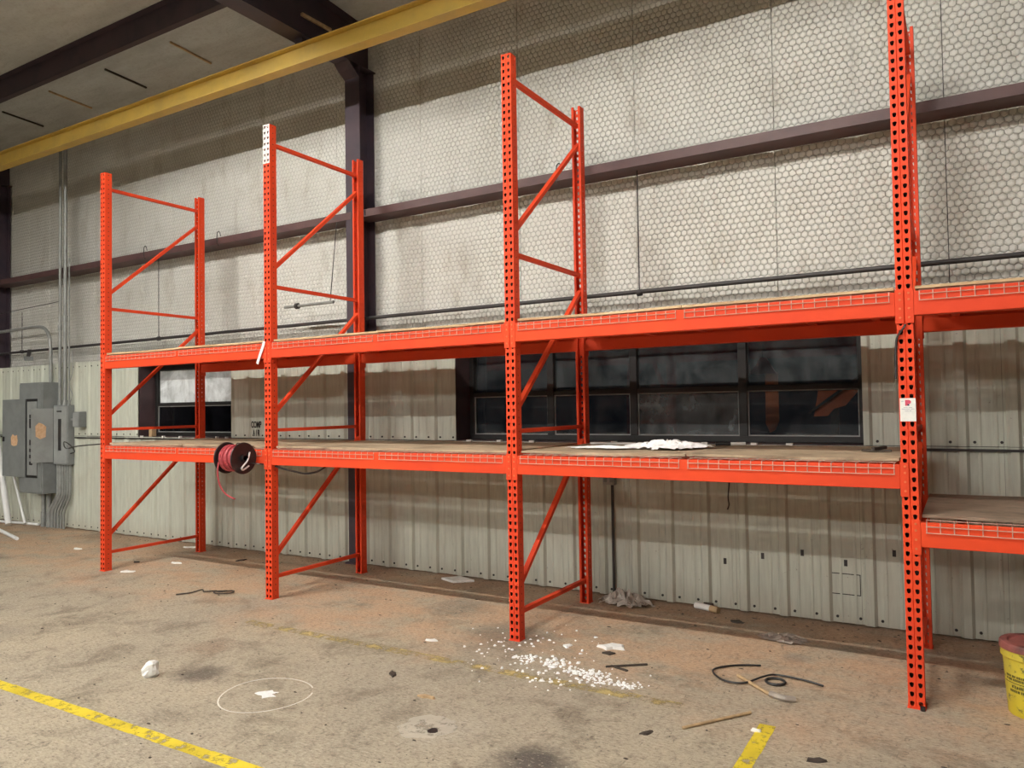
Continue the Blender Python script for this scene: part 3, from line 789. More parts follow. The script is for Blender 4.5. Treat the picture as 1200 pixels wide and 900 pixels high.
# ------------------------------------------------------------------ things on the racks
# paper tag
t = empty('paper_tag', (7.629, -.003, 1.56), 'white paper tag with red mark taped to the tall rack post', 'tag')
MB().box(7.592, 7.670, -.0035, -.0027, 1.565, 1.693).build('paper', M['paper'], t)
pp = [(7.618, 1.651), (7.618, 1.683)] + [(7.636+.011*math.sin(a*math.pi/8), 1.672+.011*math.cos(a*math.pi/8)) for a in range(9)] + [(7.632, 1.661), (7.632, 1.651)]
MB().prism(pp, 'y', -.0044, -.0035).build('logo', M['redink'], t)
MB().box(7.629, 7.638, -.0044, -.0035, 1.651, 1.660).build('logo_stem', M['blueink'], t)
ln = MB()
for z, segs in ((1.675, ((7.598, 7.612),)), (1.641, ((7.610, 7.630), (7.634, 7.652))), (1.633, ((7.600, 7.640), (7.645, 7.663))), (1.622, ((7.615, 7.634), (7.638, 7.648)))):
    for a, b in segs: ln.box(a, b, -.0041, -.0035, z-.0012, z+.0012)
ln.build('print_line', M['greyink'], t)
# cord hanging by the tag post, white strap by post 2
o = MB().tube(bez([(7.632, -.016, 2.10), (7.622, -.02, 2.08), (7.590, -.015, 2.03), (7.580, -.012, 1.95), (7.577, -.012, 1.80)]), .006, 6).build('dangling_cord', M['blackplastic'])
tag(o, 'dark cord hanging down the left side of the tagged post', 'cord')
mb = MB()
pth = bez([(2.520, -.016, 2.30), (2.500, -.018, 2.24), (2.47, -.02, 2.18), (2.435, -.022, 2.10)]) 
for a, b in zip(pth, pth[1:]): mb.bar(a, b, .030, .003, (0, 1, 0))
tag(mb.build('strap', M['whitepaint']), 'short white strap dangling over the upper beam beside second frame', 'strap')
# cable spool
sx0, sx1, sy, sz, sr = 2.185, 2.405, -.155, 1.258, .138
sp = empty('cable_spool', ((sx0+sx1)/2, sy, sz-sr), 'black cable spool wound with red cable hanging on the lower beam', 'cable spool')
for a in (sx0-.006, sx1-.006):
    k = MB(); k.lathe([(0.032, .004), (.115, .004), (.128, 0), (sr, 0), (sr+.003, .006), (sr, .012), (.128, .012), (.115, .008), (.032, .008), (.032, .004)], (a, sy, sz), 36, 'x')
    k.build('flange', M['blackplastic'], sp, smooth=True)
k = MB(); k.lathe([(.032, sx0), (.032, sx1+.03), (.026, sx1+.03), (.026, sx0), (.032, sx0)], (0, sy, sz), 20, 'x'); k.build('hub', M['blackplastic'], sp, smooth=True)
k = MB(); turns = 13; pts = []
for layer, rad in ((0, .098),):
    for i in range(turns*20+1):
        a = 2*math.pi*i/20; xx = sx0+.012+(sx1-sx0-.030)*i/(turns*20); pts.append((xx, sy+rad*math.cos(a)+.004*math.sin(a*.37), sz+rad*math.sin(a)))
k.tube(pts, .0088, 6)
pts = []
for i in range(5*20+1):
    a = 2*math.pi*i/20; xx = sx0+.02+.12*(i/100)+.01*math.sin(i*.21); pts.append((xx, sy+.112*math.cos(a), sz+.112*math.sin(a)))
k.tube(pts, .0085, 6)
k.build('cable_winding', M['redcable'], sp, smooth=True)
MB().lathe([(.03, sx0+.008), (.093, sx0+.008), (.093, sx1-.012), (.03, sx1-.012)], (0, sy, sz), 24, 'x').build('winding_core', M['blackplastic'], sp)
MB().tube(bez([(2.20, sy-.10, sz-.03), (2.195, sy-.105, sz-.13), (2.205, sy-.09, sz-.24), (2.25, sy-.06, sz-.32), (2.33, sy-.03, sz-.36)]), [.009]*22+[.007]*11 if False else .0075, 6).build('cable_tail', M['redcable'], sp)
MB().tube(bez([(sx1+.012, sy+.06, sz+.05), (sx1+.03, sy+.02, sz-.02), (sx1+.035, sy-.04, sz-.075), (sx1+.02, sy-.02, sz-.10), (sx1+.012, sy+.05, sz-.07)]), .008, 6).build('cable_end', M['whitepaint'], sp)
MB().tube([(sx1+.01, sy+.07, sz-.045), (sx1+.09, sy+.10, sz-.055), (sx1+.10, sy+.135, sz-.06)], .007, 6).build('crank', M['blackplastic'], sp)
MB().tube(bez([(2.29, sy, sz+.03), (2.29, sy+.03, sz+.13), (2.29, -.02, 1.352), (2.29, .05, 1.352), (2.29, .09, 1.30)]), .004, 6).build('hanging_hook', M['blackpipe'], sp)
o = MB().tube(bez([(2.60, .03, 1.183), (2.66, .05, 1.16), (2.78, .08, 1.135), (2.92, .08, 1.12), (3.06, .08, 1.14), (3.16, .08, 1.183)]), .0085, 8).build('black_cable', M['blackplastic'])
tag(o, 'black cable sagging below the lower beam right of the spool', 'cable')

# white crumbled foam on the long window shelf
def heap(name, cx, cy, z, rx, ry, hgt, mat, n=26, seed=1, ang=0.0):
    R_ = random.Random(seed); vs = []; fs = []
    for j in range(n+1):
        for i in range(n+1):
            u, v = 2*i/n-1, 2*j/n-1; rr = math.hypot(u, v)
            e = max(0, 1-rr)**0.7
            zz = hgt*e*(0.35+1.1*R_.random()) if rr < 1 else 0
            a, b = rx*u*(1+.1*math.sin(7*v)), ry*v*(1+.15*math.sin(5*u))
            vs.append((cx+a*math.cos(ang)-b*math.sin(ang), cy+a*math.sin(ang)+b*math.cos(ang), z+zz))
    for j in range(n):
        for i in range(n):
            if math.hypot(2*(i+.5)/n-1, 2*(j+.5)/n-1) < .97 - .1*R_.random(): a = j*(n+1)+i; fs.append((a, a+1, a+n+2, a+n+1))
    return MB().add(vs, fs).build(name, mat)
o = heap('white_debris', 6.02, .62, ZS+.006, .34, .30, .05, M['plaster'], 26, 3); tag(o, 'heap of crumbled white foam on the shelf before the long window', 'debris', kind='stuff')
o = heap('white_debris', 5.62, .42, ZS+.006, .30, .10, .018, M['plaster'], 20, 5, .1); tag(o, 'thin spill of white crumbs left of the white heap on shelf', 'debris', kind='stuff')
tag(MB().box(5.25, 5.62, .98, 1.06, ZS+.003, ZS+.016).build('wood_strip', M['paper']), 'pale thin strip lying at the back of the third bay shelf', 'strip')
p = empty('marker', (6.40, 1.0, ZS+.003), 'black and white marker pen lying on the third bay shelf', 'marker')
MB().tube([(6.30, .93, ZS+.018), (6.40, .97, ZS+.018)], .015, 10).build('cap', M['blackplastic'], p, smooth=True)
MB().tube([(6.40, .97, ZS+.018), (6.50, 1.01, ZS+.018)], .013, 10).build('barrel', M['whitepaint'], p, smooth=True)
k = empty('clamp', (7.42, .60, ZS+.003), 'flat dark metal scrap at the right end of third bay shelf', 'scrap')
MB().box(7.33, 7.50, .57, .62, ZS+.003, ZS+.012).build('plate', M['scrap'], k); MB().bar((7.40, .54, ZS+.02), (7.46, .68, ZS+.022), .02, .018).build('lug', M['scrap'], k)
tag(MB().box(-1.46, -1.40, YP-.02, YP+.05, WZ0+.0, WZ0+.13).build('wood_block', M['tan'], bevel=.004), 'small tan wood block on the sill of the small window', 'block')
for i, x in enumerate((-1.62, -1.15, -.80, -.42, -.08, .10)):
    o = MB().box(x-.012, x+.012, YP-.035, YP-.002, WZ0-.018, WZ0+.012).build('white_clip', M['whitepaint'])
    tag(o, 'tiny white clip under the small window, %s of six from the left' % ('first', 'second', 'third', 'fourth', 'fifth', 'last')[i], 'clip', 'white clips under the small window')
for i, x in enumerate((3.70, 4.05, 4.41, 5.24, 5.62, 6.05, 6.45, 6.72)):
    o = MB().box(x-.025, x+.025, YP-.035, YP-.002, WZ0-.016, WZ0+.008).build('white_chip', M['foam'])
    tag(o, 'small pale chip under the long window, %s of eight from the left' % ('first', 'second', 'third', 'fourth', 'fifth', 'sixth', 'seventh', 'last')[i], 'chip', 'pale chips under the long window')

# ------------------------------------------------------------------ pipes, rods, conduits on the wall
o = MB().tube([(-6.6, 1.62, 2.665), (2.0, 1.62, 2.675), (10.3, 1.62, 2.685)], .020, 10).build('wall_pipe', M['blackpipe'], smooth=True)
tag(o, 'long thin black pipe running along the wall above the panels', 'pipe')
for x, zt_, lab in ((5.46, 3.80, 'dark hanger rod between girt and pipe above the long window'), (-1.42, 3.80, 'dark hanger rod seen through the leftmost frame'), (-4.93, 3.30, 'short dark hanger rod left of the electrical conduits')):
    r = empty('hanger_rod', (x, 1.62, 2.66), lab, 'rod', 'hanger rods of the wall pipe')
    MB().tube([(x, 1.62, 2.69), (x, 1.62, zt_)], .006, 6).build('rod', M['blackpipe'], r)
    MB().lathe([(.024, -.02), (.030, -.02), (.030, .02), (.024, .02), (.024, -.02)], (x, 1.62, 2.67), 14, 'x').build('pipe_ring', M['blackpipe'], r)
r = empty('rod_stub', (1.55, 1.45, 2.84), 'short grey rod with clamp hanging on a wire behind second frame', 'rod')
MB().tube([(1.22, 1.42, 2.86), (1.98, 1.42, 2.86)], .017, 8).build('rod', M['galv'], r)
MB().lathe([(.017, -.02), (.034, -.02), (.034, .02), (.017, .02)], (1.42, 1.42, 2.86), 10, 'x').build('clamp', M['blackpipe'], r)
MB().tube([(1.93, 1.42, 2.87), (1.96, 1.50, 3.76)], .005, 6).build('wire', M['blackpipe'], r)
for x in (-1.55, 4.72, -0.05):
    o = MB().tube(bez([(x, 1.51, 3.75), (x, 1.49, 3.80), (x+.005, 1.49, 3.90), (x+.03, 1.50, 3.92), (x+.05, 1.505, 3.86)]), .005, 6).build('wire_hook', M['blackpipe'])
    tag(o, 'small wire hook on the wall girt beside %s' % {-1.55: 'the leftmost frame', 4.72: 'the third rear post', -0.05: 'the first rear post'}[x], 'hook')

# electrical cabinet ------------------------------------------------
GB, GB2 = M['greybox'], M['greybox2']
c = empty('electrical_cabinet', (-3.92, 1.37, .51), 'tall grey electrical panel with open door on the left wall', 'electrical panel')
MB().box(-4.24, -3.60, 1.25, 1.488, .51, 2.14).build('body', GB, c, bevel=.006)
MB().box(-4.225, -3.615, 1.238, 1.25, .53, 2.12).build('front_cover', GB, c, bevel=.003)
ins = MB().box(-4.02, -3.72, 1.234, 1.239, .74, 1.90).build('breaker_recess', M['blackplastic'], c)
MB().box(-3.985, -3.72, 1.228, 1.2345, .78, 1.86).build('dead_front', GB2, c)
for z, hh in ((1.62, .05), (1.47, .14), (1.22, .08), (1.12, .05), (1.03, .05), (.93, .05)):
    MB().box(-3.90, -3.84 if hh < .1 else -3.86, 1.214, 1.2285, z, z+hh).build('breaker', M['blackplastic'], c)
d = MB().box(-4.665, -4.02, 1.214, 1.228, .745, 1.90).build('door', GB, c, bevel=.003)
MB().prism([(-4.40, 1.22), (-4.33, 1.20), (-4.24, 1.215), (-4.22, 1.28), (-4.24, 1.37), (-4.30, 1.35), (-4.36, 1.38), (-4.41, 1.33)], 'y', 1.2115, 1.2142).build('sticker', M['kraft'], d)
MB().box(-4.64, -4.60, 1.20, 1.214, 1.27, 1.34).build('latch', M['blackplastic'], d)
for x, zt_ in ((-3.93, .51), (-3.78, .51)):
    k = MB().tube([(x, 1.44, 0), (x, 1.44, .51)], .032, 10).build('conduit_stub', M['galv'], c, smooth=True)
    MB().lathe([(.034, .0), (.042, .0), (.042, .22), (.034, .22)], (x, 1.44, 0), 12).build('coupling', M['galv'], k)
b = empty('switch_box', (-3.4, 1.44, .935), 'narrow grey switch box with open door beside the electrical panel', 'switch box')
MB().box(-3.59, -3.205, 1.395, 1.488, .935, 1.80).build('body', GB, b, bevel=.005)
MB().box(-3.57, -3.225, 1.386, 1.396, .955, 1.78).build('front_cover', GB2, b, bevel=.003)
MB().box(-3.44, -3.37, 1.380, 1.3865, 1.14, 1.60).build('slot', M['blackplastic'], b)
MB().box(-3.47, -3.36, 1.376, 1.3865, 1.70, 1.72).build('handle', M['blackplastic'], b)
d = MB(); hx, hy, ex, ey = -3.585, 1.385, -3.625, 1.10
d.add([(hx, hy, .97), (ex, ey, .97), (ex+.012, ey-.002, .97), (hx+.012, hy-.002, .97), (hx, hy, 1.755), (ex, ey, 1.755), (ex+.012, ey-.002, 1.755), (hx+.012, hy-.002, 1.755)],
      [(0,1,2,3),(7,6,5,4),(0,4,5,1),(1,5,6,2),(2,6,7,3),(3,7,4,0)])
d = d.build('door', GB2, b)
def dp(u, z, off): # point on the inner face of the opened door
    return (hx+.012+(ex-hx)*u+off, hy-.002+(ey-hy)*u+off*.1, z)
st = MB(); po = [(.35, 1.34), (.60, 1.31), (.80, 1.35), (.82, 1.50), (.66, 1.55), (.48, 1.53), (.33, 1.49)]
st.add([dp(u, z, .0008) for u, z in po]+[dp(u, z, .0025) for u, z in po], [tuple(range(7)), tuple(range(13, 6, -1))]+[(i, (i+1) % 7, 7+(i+1) % 7, 7+i) for i in range(7)])
st.build('sticker', M['kraft'], d)
j = empty('junction_box', (-2.98, 1.45, 1.48), 'small grey junction box right of the switch box', 'junction box')
MB().box(-3.06, -2.90, 1.38, 1.488, 1.48, 1.70).build('body', GB, j, bevel=.004)
MB().box(-3.205, -3.06, 1.43, 1.46, 1.575, 1.605).build('nipple', M['galv'], j)
MB().box(-3.05, -2.91, 1.374, 1.381, 1.49, 1.69).build('cover', GB2, j)
# conduits rising and dropping
for i, (x, r_, zt_, zb_, y) in enumerate(((-3.52, .021, 5.90, 1.80, 1.45), (-3.385, .026, 5.90, 1.80, 1.45), (-3.28, .011, 3.95, 1.80, 1.45))):
    o = empty('conduit', (x, y, zb_), ('left thick steel conduit rising from the switch box to the roof', 'right thick steel conduit rising from the switch box to the roof', 'thin conduit ending at the girt above the switch box')[i], 'conduit', 'conduits above the switch box')
    MB().tube([(x, y, zb_), (x, y, zt_)], r_, 12).build('pipe', M['galv'], o, smooth=True)
    MB().lathe([(r_, 0), (r_+.008, 0), (r_+.008, .07), (r_, .07)], (x, y, zb_), 12).build('coupling', M['galv'], o)
    if zt_ > 5: MB().lathe([(r_, 0), (r_+.009, 0), (r_+.009, .09), (r_, .09)], (x, y, 2.9+.12*i), 12).build('coupling', M['galv'], o)
for i in range(6):
    xt, xb = -3.55+.062*i, -3.76+.075*i
    r_ = (.026, .026, .018, .018, .016, .016)[i]
    o = MB().tube(bez([(xt, 1.445, .935), (xt, 1.445, .60), (xt-.01, 1.445, .48), ((xt+xb)/2, 1.44, .36), (xb+.01, 1.435, .24), (xb, 1.435, .14), (xb, 1.435, 0)]), r_, 10).build('bent_conduit', M['galv'], smooth=True)
    tag(o, '%s of six bent conduits dropping from the switch box to the floor' % ('leftmost', 'second from left', 'third from left', 'fourth from left', 'fifth from left', 'rightmost')[i], 'conduit', 'bent conduits below the switch box')
o = MB().tube(bez([(-7.2, 1.455, 3.0), (-5.4, 1.455, 2.99), (-4.30, 1.455, 3.0), (-4.0, 1.455, 2.98), (-3.84, 1.455, 2.86), (-3.79, 1.455, 2.68), (-3.78, 1.455, 2.45), (-3.78, 1.455, 2.145)]), .024, 10).build('conduit_elbow', M['galv'], smooth=True)
tag(o, 'grey conduit coming from the left edge and bending down to the panel', 'conduit')
o = MB().tube([(-6.2, 1.47, 3.26), (-3.6, 1.47, 3.34)], .006, 6).build('thin_wire', M['blackpipe'])
tag(o, 'thin dark wire strung across the wall left of the conduits', 'wire')
o = MB().tube(bez([(-3.20, 1.43, 1.10), (-3.08, 1.42, 1.13), (-2.8, 1.20, 1.24), (-2.4, .9, 1.30), (-1.8, .6, 1.24), (-.9, .25, 1.30), (-.1, .10, 1.345)]), .008, 6).build('loose_cable', M['blackplastic'])
tag(o, 'loose dark cable strung from the switch box to the first rack', 'cable')
o = MB().tube(bez([(-3.25, 1.47, 2.6), (-3.22, 1.47, 2.3), (-3.30, 1.46, 2.1), (-3.22, 1.46, 1.95), (-3.27, 1.45, 1.80)]), .007, 6).build('loose_wire', M['galv'])
tag(o, 'thin loose wire curling above the switch box', 'wire')
lf = empty('pipe_bracket', (-4.45, 1.48, 2.48), 'small dark tilted bracket under the pipe above the panel', 'bracket')
MB().bar((-4.62, 1.58, 2.68), (-4.36, 1.42, 2.52), .05, .02).build('arm', M['blackpipe'], lf); MB().bar((-4.42, 1.46, 2.55), (-4.28, 1.40, 2.50), .12, .03).build('plate', GB, lf)

# outlet with conduit under the shelf
o = empty('outlet_box', (5.21, 1.46, .93), 'pale outlet box with conduit on the panels below the third bay', 'outlet')
MB().box(5.155, 5.265, 1.43, 1.488, .98, 1.07).build('box', M['bead'], o, bevel=.004)
for dx in (-.028, .028): MB().box(5.21+dx-.014, 5.21+dx+.014, 1.424, 1.431, 1.005, 1.045).build('receptacle', M['greybox'], o)
MB().tube([(5.225, 1.475, .98), (5.225, 1.475, 0)], .013, 8).build('conduit', M['blackpipe'], o, smooth=True)
o = MB().tube(bez([(6.26, 1.48, 1.30), (6.25, 1.475, 1.05), (6.24, 1.47, .92), (6.245, 1.47, .86), (6.235, 1.46, .82)]), .006, 6).build('hanging_wire', M['blackplastic'])
tag(o, 'short black wire hanging on the panels under the third bay', 'wire')
# marks in the panels
for i, (x, z) in enumerate(((6.19, .392), (6.49, .46), (6.79, .51), (7.10, .46), (7.43, .56))):
    o = MB().box(x-.012, x+.012, YP-.0065, YP-.0035, z-.024, z+.024).build('slot_cover', M['bolt'])
    tag(o, 'small dark slot in the panels below third bay, %s of five from left' % ('first', 'second', 'third', 'fourth', 'last')[i], 'slot', 'dark slots in the lower wall panels')
pz = empty('cut_patch', (7.11, YP, .22), 'thin dark cut outline of a patch in a lower wall panel', 'cut mark')
for q in ((7.00, 7.20, .375, .381), (7.00, 7.20, .222, .228), (7.194, 7.20, .228, .375)): MB().box(q[0], q[1], YP-.006, YP-.0035, q[2], q[3]).build('cut_line', M['bolt'], pz)
st = empty('stencil', (.60, YP-.004, 1.36), 'black stencilled letters COMP AIR on the panel beside second frame', 'stencil')
text_mesh('word', 'COMP', .105, M['ink'], st, (.62, YP-.0085, 1.475), (math.pi/2, 0, 0), .60)
text_mesh('word', 'A I R', .105, M['ink'], st, (.62, YP-.0085, 1.375), (math.pi/2, 0, 0), .56)

# ------------------------------------------------------------------ bucket
bx, by = 8.185, .22
bk = empty('bucket', (bx, by, 0), 'grimy yellow plastic bucket with maroon lid at the right edge', 'bucket')
MB().lathe([(0, .004), (.118, .004), (.126, 0), (.130, .006), (.148, .300), (.153, .302), (.158, .306), (.158, .345), (.154, .349), (.150, .349), (.150, .36), (.144, .36), (.122, .012), (0, .012)], (bx, by, 0), 48).build('pail', M['bucket'], bk, smooth=True)
MB().lathe([(0, .372), (.118, .372), (.124, .384), (.140, .386), (.158, .382), (.163, .374), (.163, .345), (.159, .343), (.159, .352), (0, .352)], (bx, by, 0), 48).build('lid', M['lid'], bk, smooth=True)
rg = MB()
R_ = random.Random(4)
def on_pail(th, z, off=.0012):
    rad = .130+(.148-.130)*(z-.006)/.294+off
    return (bx+rad*math.cos(th), by+rad*math.sin(th), z)
for z, a0, a1, hgt in ((.205, -2.75, -1.2, .012), (.188, -2.75, -1.2, .012), (.150, -2.5, -1.3, .013), (.128, -2.6, -1.2, .013)):
    th = a0
    while th < a1:
        wd = R_.uniform(.035, .075)
        q = [on_pail(th, z), on_pail(th+wd, z), on_pail(th+wd, z+hgt), on_pail(th, z+hgt)]
        q2 = [on_pail(th, z, 0), on_pail(th+wd, z, 0), on_pail(th+wd, z+hgt, 0), on_pail(th, z+hgt, 0)]
        rg.add(q+q2, [(0,1,2,3), (0,4,5,1), (1,5,6,2), (2,6,7,3), (3,7,4,0)])
        th += wd+R_.choice((.02, .02, .05))
for i in range(24):
    a, b_ = -2.9+i*.075, -2.9+(i+1)*.075
    rg.add([on_pail(a, .175), on_pail(b_, .175), on_pail(b_, .179), on_pail(a, .179)], [(0,1,2,3)])
rg.build('printed_text', M['bucketink'], bk)
for sg in (-1, 1): MB().box(bx-.014, bx+.014, by+sg*.153-.010, by+sg*.153+.010, .265, .297).build('handle_ear', M['bucket'], bk)

# ------------------------------------------------------------------ floor paint
def line(name, x0, x1, y0, y1, mat, label, n=24):
    L_ = max(x1-x0, y1-y0); k = MB(); alongx = (x1-x0) > (y1-y0)
    for i in range(n):
        t0, t1 = i/n, (i+1)/n; e = lambda: random.uniform(-.004, .004)
        if alongx: (lambda a, b, c_, d_: k.add([(a, c_, .0012), (b, c_, .0012), (b, d_, .0012), (a, d_, .0012)], [(0,1,2,3)]))(x0+(x1-x0)*t0, x0+(x1-x0)*t1, y0+e(), y1+e())
        else: (lambda a, b, c_, d_: k.add([(a, c_, .0012), (b, c_, .0012), (b, d_, .0012), (a, d_, .0012)], [(0,1,2,3)]))(x0+e(), x1+e(), y0+(y1-y0)*t0, y0+(y1-y0)*t1)
    return tag(k.build(name, mat), label, 'floor marking')
line('floor_line', -3.0, 8.2, -2.292, -2.212, M['lineyellow'], 'bright yellow painted line across the lower left floor', 60)
line('floor_line', 6.930, 7.012, -2.0, -.60, M['lineyellow'], 'short yellow painted stripe pointing to the racks at lower right', 12)
line('floor_line', 2.95, 6.5, -.62, -.53, M['linefaded'], 'faded worn yellow line in front of the rack posts', 40)
k = MB()
for i in range(64):
    a0, a1 = 2*math.pi*i/64, 2*math.pi*(i+1)/64
    if 0.55 < a0 < 0.85: continue
    q = []
    for rr in (.262+.006*math.sin(3*a0), .271+.006*math.sin(3*a0)): q.append(rr)
    k.add([(4.30+q[0]*math.cos(a0), -1.57+q[0]*math.sin(a0), .0014), (4.30+q[1]*math.cos(a0), -1.57+q[1]*math.sin(a0), .0014),
           (4.30+q[1]*math.cos(a1), -1.57+q[1]*math.sin(a1), .0014), (4.30+q[0]*math.cos(a1), -1.57+q[0]*math.sin(a1), .0014)], [(0,1,2,3)])
tag(k.build('chalk_circle', M['chalk']), 'thin pale circle marked on the floor at lower left', 'floor marking')
def blob(cx, cy, r, n=18, amp=.35, seed=0):
    R_ = random.Random(seed)
    return [(cx+r*(1+amp*R_.uniform(-1, 1))*math.cos(2*math.pi*i/n), cy+r*(1+amp*R_.uniform(-1, 1))*math.sin(2*math.pi*i/n)) for i in range(n)]
tag(MB().prism(blob(4.30, -1.565, .055, 14, .5, 2), 'z', 0, .003).build('plaster_splat', M['plaster']), 'white splat in the middle of the pale floor circle', 'splat')
pt = empty('floor_patch', (5.42, -1.47, 0), 'round cement patch with a dark bolt hole in the floor', 'floor patch')
MB().add([(p_[0], p_[1], .0016) for p_ in blob(5.42, -1.47, .15, 26, .12, 5)], [tuple(range(26))]).build('cement', M['patch'], pt)
MB().prism(blob(5.475, -1.50, .028, 10, .25, 6), 'z', .0016, .005).build('plug', M['bolt'], pt)

# ------------------------------------------------------------------ litter on the floor
def chip(name, x, y, r, th, mat, label, seed, cat='litter', stretch=(1, 1), rot=0, group=None):
    pl = blob(0, 0, r*.8, 9, .5, seed); ca, sa = math.cos(rot), math.sin(rot)
    pl = [(x+(p[0]*stretch[0])*ca-(p[1]*stretch[1])*sa, y+(p[0]*stretch[0])*sa+(p[1]*stretch[1])*ca) for p in pl]
    k = MB(); n = 9; R_ = random.Random(seed+50)
    k.add([(p[0], p[1], 0) for p in pl]+[(p[0]*.9+x*.1, p[1]*.9+y*.1, th*R_.uniform(.5, 1.3)) for p in pl]+[(x, y, th)],
          [tuple(range(n-1, -1, -1))]+[(i, (i+1) % n, n+(i+1) % n, n+i) for i in range(n)]+[(n+i, n+(i+1) % n, 2*n) for i in range(n)])
    return tag(k.build(name, mat), label, cat, group)
# crumpled cup at lower left
k = MB(); R_ = random.Random(8); pr2 = [(0, 0), (.038, 0), (.048, .02), (.046, .05), (.036, .085), (.020, .098), (0, .10)]; n = 14; vs = []; fs = []
for r_, h_ in pr2:
    for i in range(n):
        a = 2*math.pi*i/n; q = r_*(1+.18*math.sin(3*a+h_*40)+R_.uniform(-.08, .08)); vs.append((3.40+q*math.cos(a)+h_*.15, -1.71+q*math.sin(a), h_))
for j_ in range(len(pr2)-1):
    for i in range(n): fs.append((j_*n+i, j_*n+(i+1) % n, (j_+1)*n+(i+1) % n, (j_+1)*n+i))
tag(MB().add(vs, fs).build('crumpled_cup', M['paper']), 'crumpled white paper cup on the open floor at lower left', 'cup')
k = MB(); k.prism([(3.47, 1.32), (3.66, 1.25), (3.82, 1.38), (3.60, 1.46)], 'z', 0, .022); tag(k.build('foam_sheet', M['foam'], bevel=.004), 'flat white foam sheet lying by the wall between the middle posts', 'sheet')
chip('paper_scrap', 5.75, .17, .075, .02, M['paper'], 'torn white paper scrap right of the third front post', 11, 'scrap', (1.5, .8), .4)
chip('dark_scrap', 5.79, .06, .045, .008, M['scrap'], 'dark scrap lying just below the torn white paper scrap', 12, 'scrap', (1.3, .8), .3)
chip('paper_scrap', 5.47, .07, .04, .01, M['paper'], 'small white scrap nearest the third front post on its right', 13, 'scrap')
for i, (x, y, r, sx, ro, lb) in enumerate(((.35, .62, .055, 1.4, .2, 'pale flat chip beneath the leftmost bay'), (-1.55, .60, .06, 1.6, .1, 'pale stone chip left of the first front post'),
        (-2.2, 1.35, .05, 1.6, 0, 'pale litter by the wall right of the bent conduits'), (-1.0, 1.30, .06, 1.8, .1, 'pale scrap at the wall behind the first frame'), (-.35, 1.32, .07, 1.5, .3, 'white scrap at the wall inside the first frame'),
        (.28, .10, .06, 1.7, .5, 'whitish smear chip beside the first front post'), (4.55, -.28, .03, 1.8, .2, 'small white chip on the dark stain by third post'), (5.17, -1.15, .03, 2.0, .1, 'yellowish chip left of the floor patch top'),
        (7.02, -1.25, .03, 1, 0, 'white chip lying on the short yellow stripe'), (6.93, -.70, .03, 1.2, 0, 'white blob on the end of the short yellow stripe'))):
    chip('floor_chip', x, y, r, .012, M['foam'] if i not in (7,) else M['tan'], lb, 20+i, 'litter', (sx, .7), ro, 'pale chips on the floor')
for i, (x, y, r, lb) in enumerate(((-.1, .45, .05, 'dark scrap beneath the first frame'), (1.85, -.15, .07, 'dark tangle of wire in front of the second front post'), (.9, 1.05, .05, 'dark scrap in shadow beneath the leftmost bay'),
        (4.75, -.95, .045, 'small dark scrap left of the white crumbs'), (6.35, 1.2, .05, 'small dark scrap near the wall below the third bay'), (7.25, -.9, .04, 'dark speck right of the short yellow stripe'), (6.45, -1.0, .035, 'dark speck left of the short yellow stripe'))):
    if i == 1: continue
    chip('dark_scrap', x, y, r, .01, M['scrap'], lb, 60+i, 'litter', (1.3, .6), i*.7, 'dark scraps on the floor')
o = MB().tube(bez([(1.66, -.30, .008), (1.74, -.20, .012), (1.76, -.10, .02), (1.82, -.12, .014), (1.88, -.05, .012), (1.97, -.07, .018), (2.03, .03, .012), (2.10, -.05, .016), (2.02, -.13, .020), (1.93, -.10, .022), (1.99, .0, .014)]), .0065, 6).build('wire_tangle', M['scrap'])
tag(o, 'dark tangled wire on the floor in front of the second post', 'wire')
o = MB().tube(bez([(6.74, .28, .008), (6.60, .20, .01), (6.50, .05, .012), (6.60, -.10, .014), (6.72, -.09, .012), (6.80, .04, .02), (6.86, .14, .012), (7.02, .13, .012), (7.14, .09, .01)]), .006, 6).build('black_wire', M['blackplastic'])
tag(o, 'bent black wire lying on the floor left of the tagged post', 'wire')
k = MB(); k.tube([(6.88+.055*math.cos(a), .03+.055*math.sin(a), .010) for a in [2*math.pi*i/20 for i in range(21)]], .008, 6)
tag(k.build('rubber_ring', M['blackplastic']), 'small black ring lying beside the bent black wire', 'ring')
k = empty('frayed_stick', (6.78, -.10, 0), 'pale stick with frayed end lying in the bent black wire', 'stick')
MB().tube([(6.66, .02, .012), (6.92, -.22, .012)], .011, 6).build('stick', M['tan'], k); MB().tube(bez([(6.90, -.20, .016), (6.98, -.24, .02), (7.04, -.21, .012)]), [.018]*16+[.006], 6).build('frayed_end', M['film'], k)
tag(MB().tube([(6.60, -.86, .008), (6.86, -.50, .010)], .008, 6).build('twig', M['tan']), 'thin straight stick on the floor left of the short yellow stripe', 'stick')
tag(MB().bar((5.88, -.20, .006), (6.10, -.04, .008), .014, .010).build('stick', M['scrap']), 'longer of two dark sticks lying right of the white crumbs', 'stick')
tag(MB().bar((5.90, -.165, .005), (6.03, -.205, .005), .018, .008).build('stick', M['scrap']), 'shorter of two dark sticks lying right of the white crumbs', 'stick')
t = empty('caulk_tube', (6.06, 1.38, 0), 'white caulk tube with tan end lying against the lower wall', 'tube')
MB().tube([(5.96, 1.44, .026), (6.10, 1.39, .026)], .025, 14).build('tube', M['whitepaint'], t, smooth=True); MB().tube([(6.10, 1.39, .026), (6.17, 1.365, .026)], .027, 12).build('end', M['tan'], t, smooth=True)
tag(MB().box(6.02, 6.10, 1.45, 1.48, 0, .05).build('dark_scrap', M['scrap'], bevel=.006), 'dark scrap squeezed between the caulk tube and the wall', 'scrap')
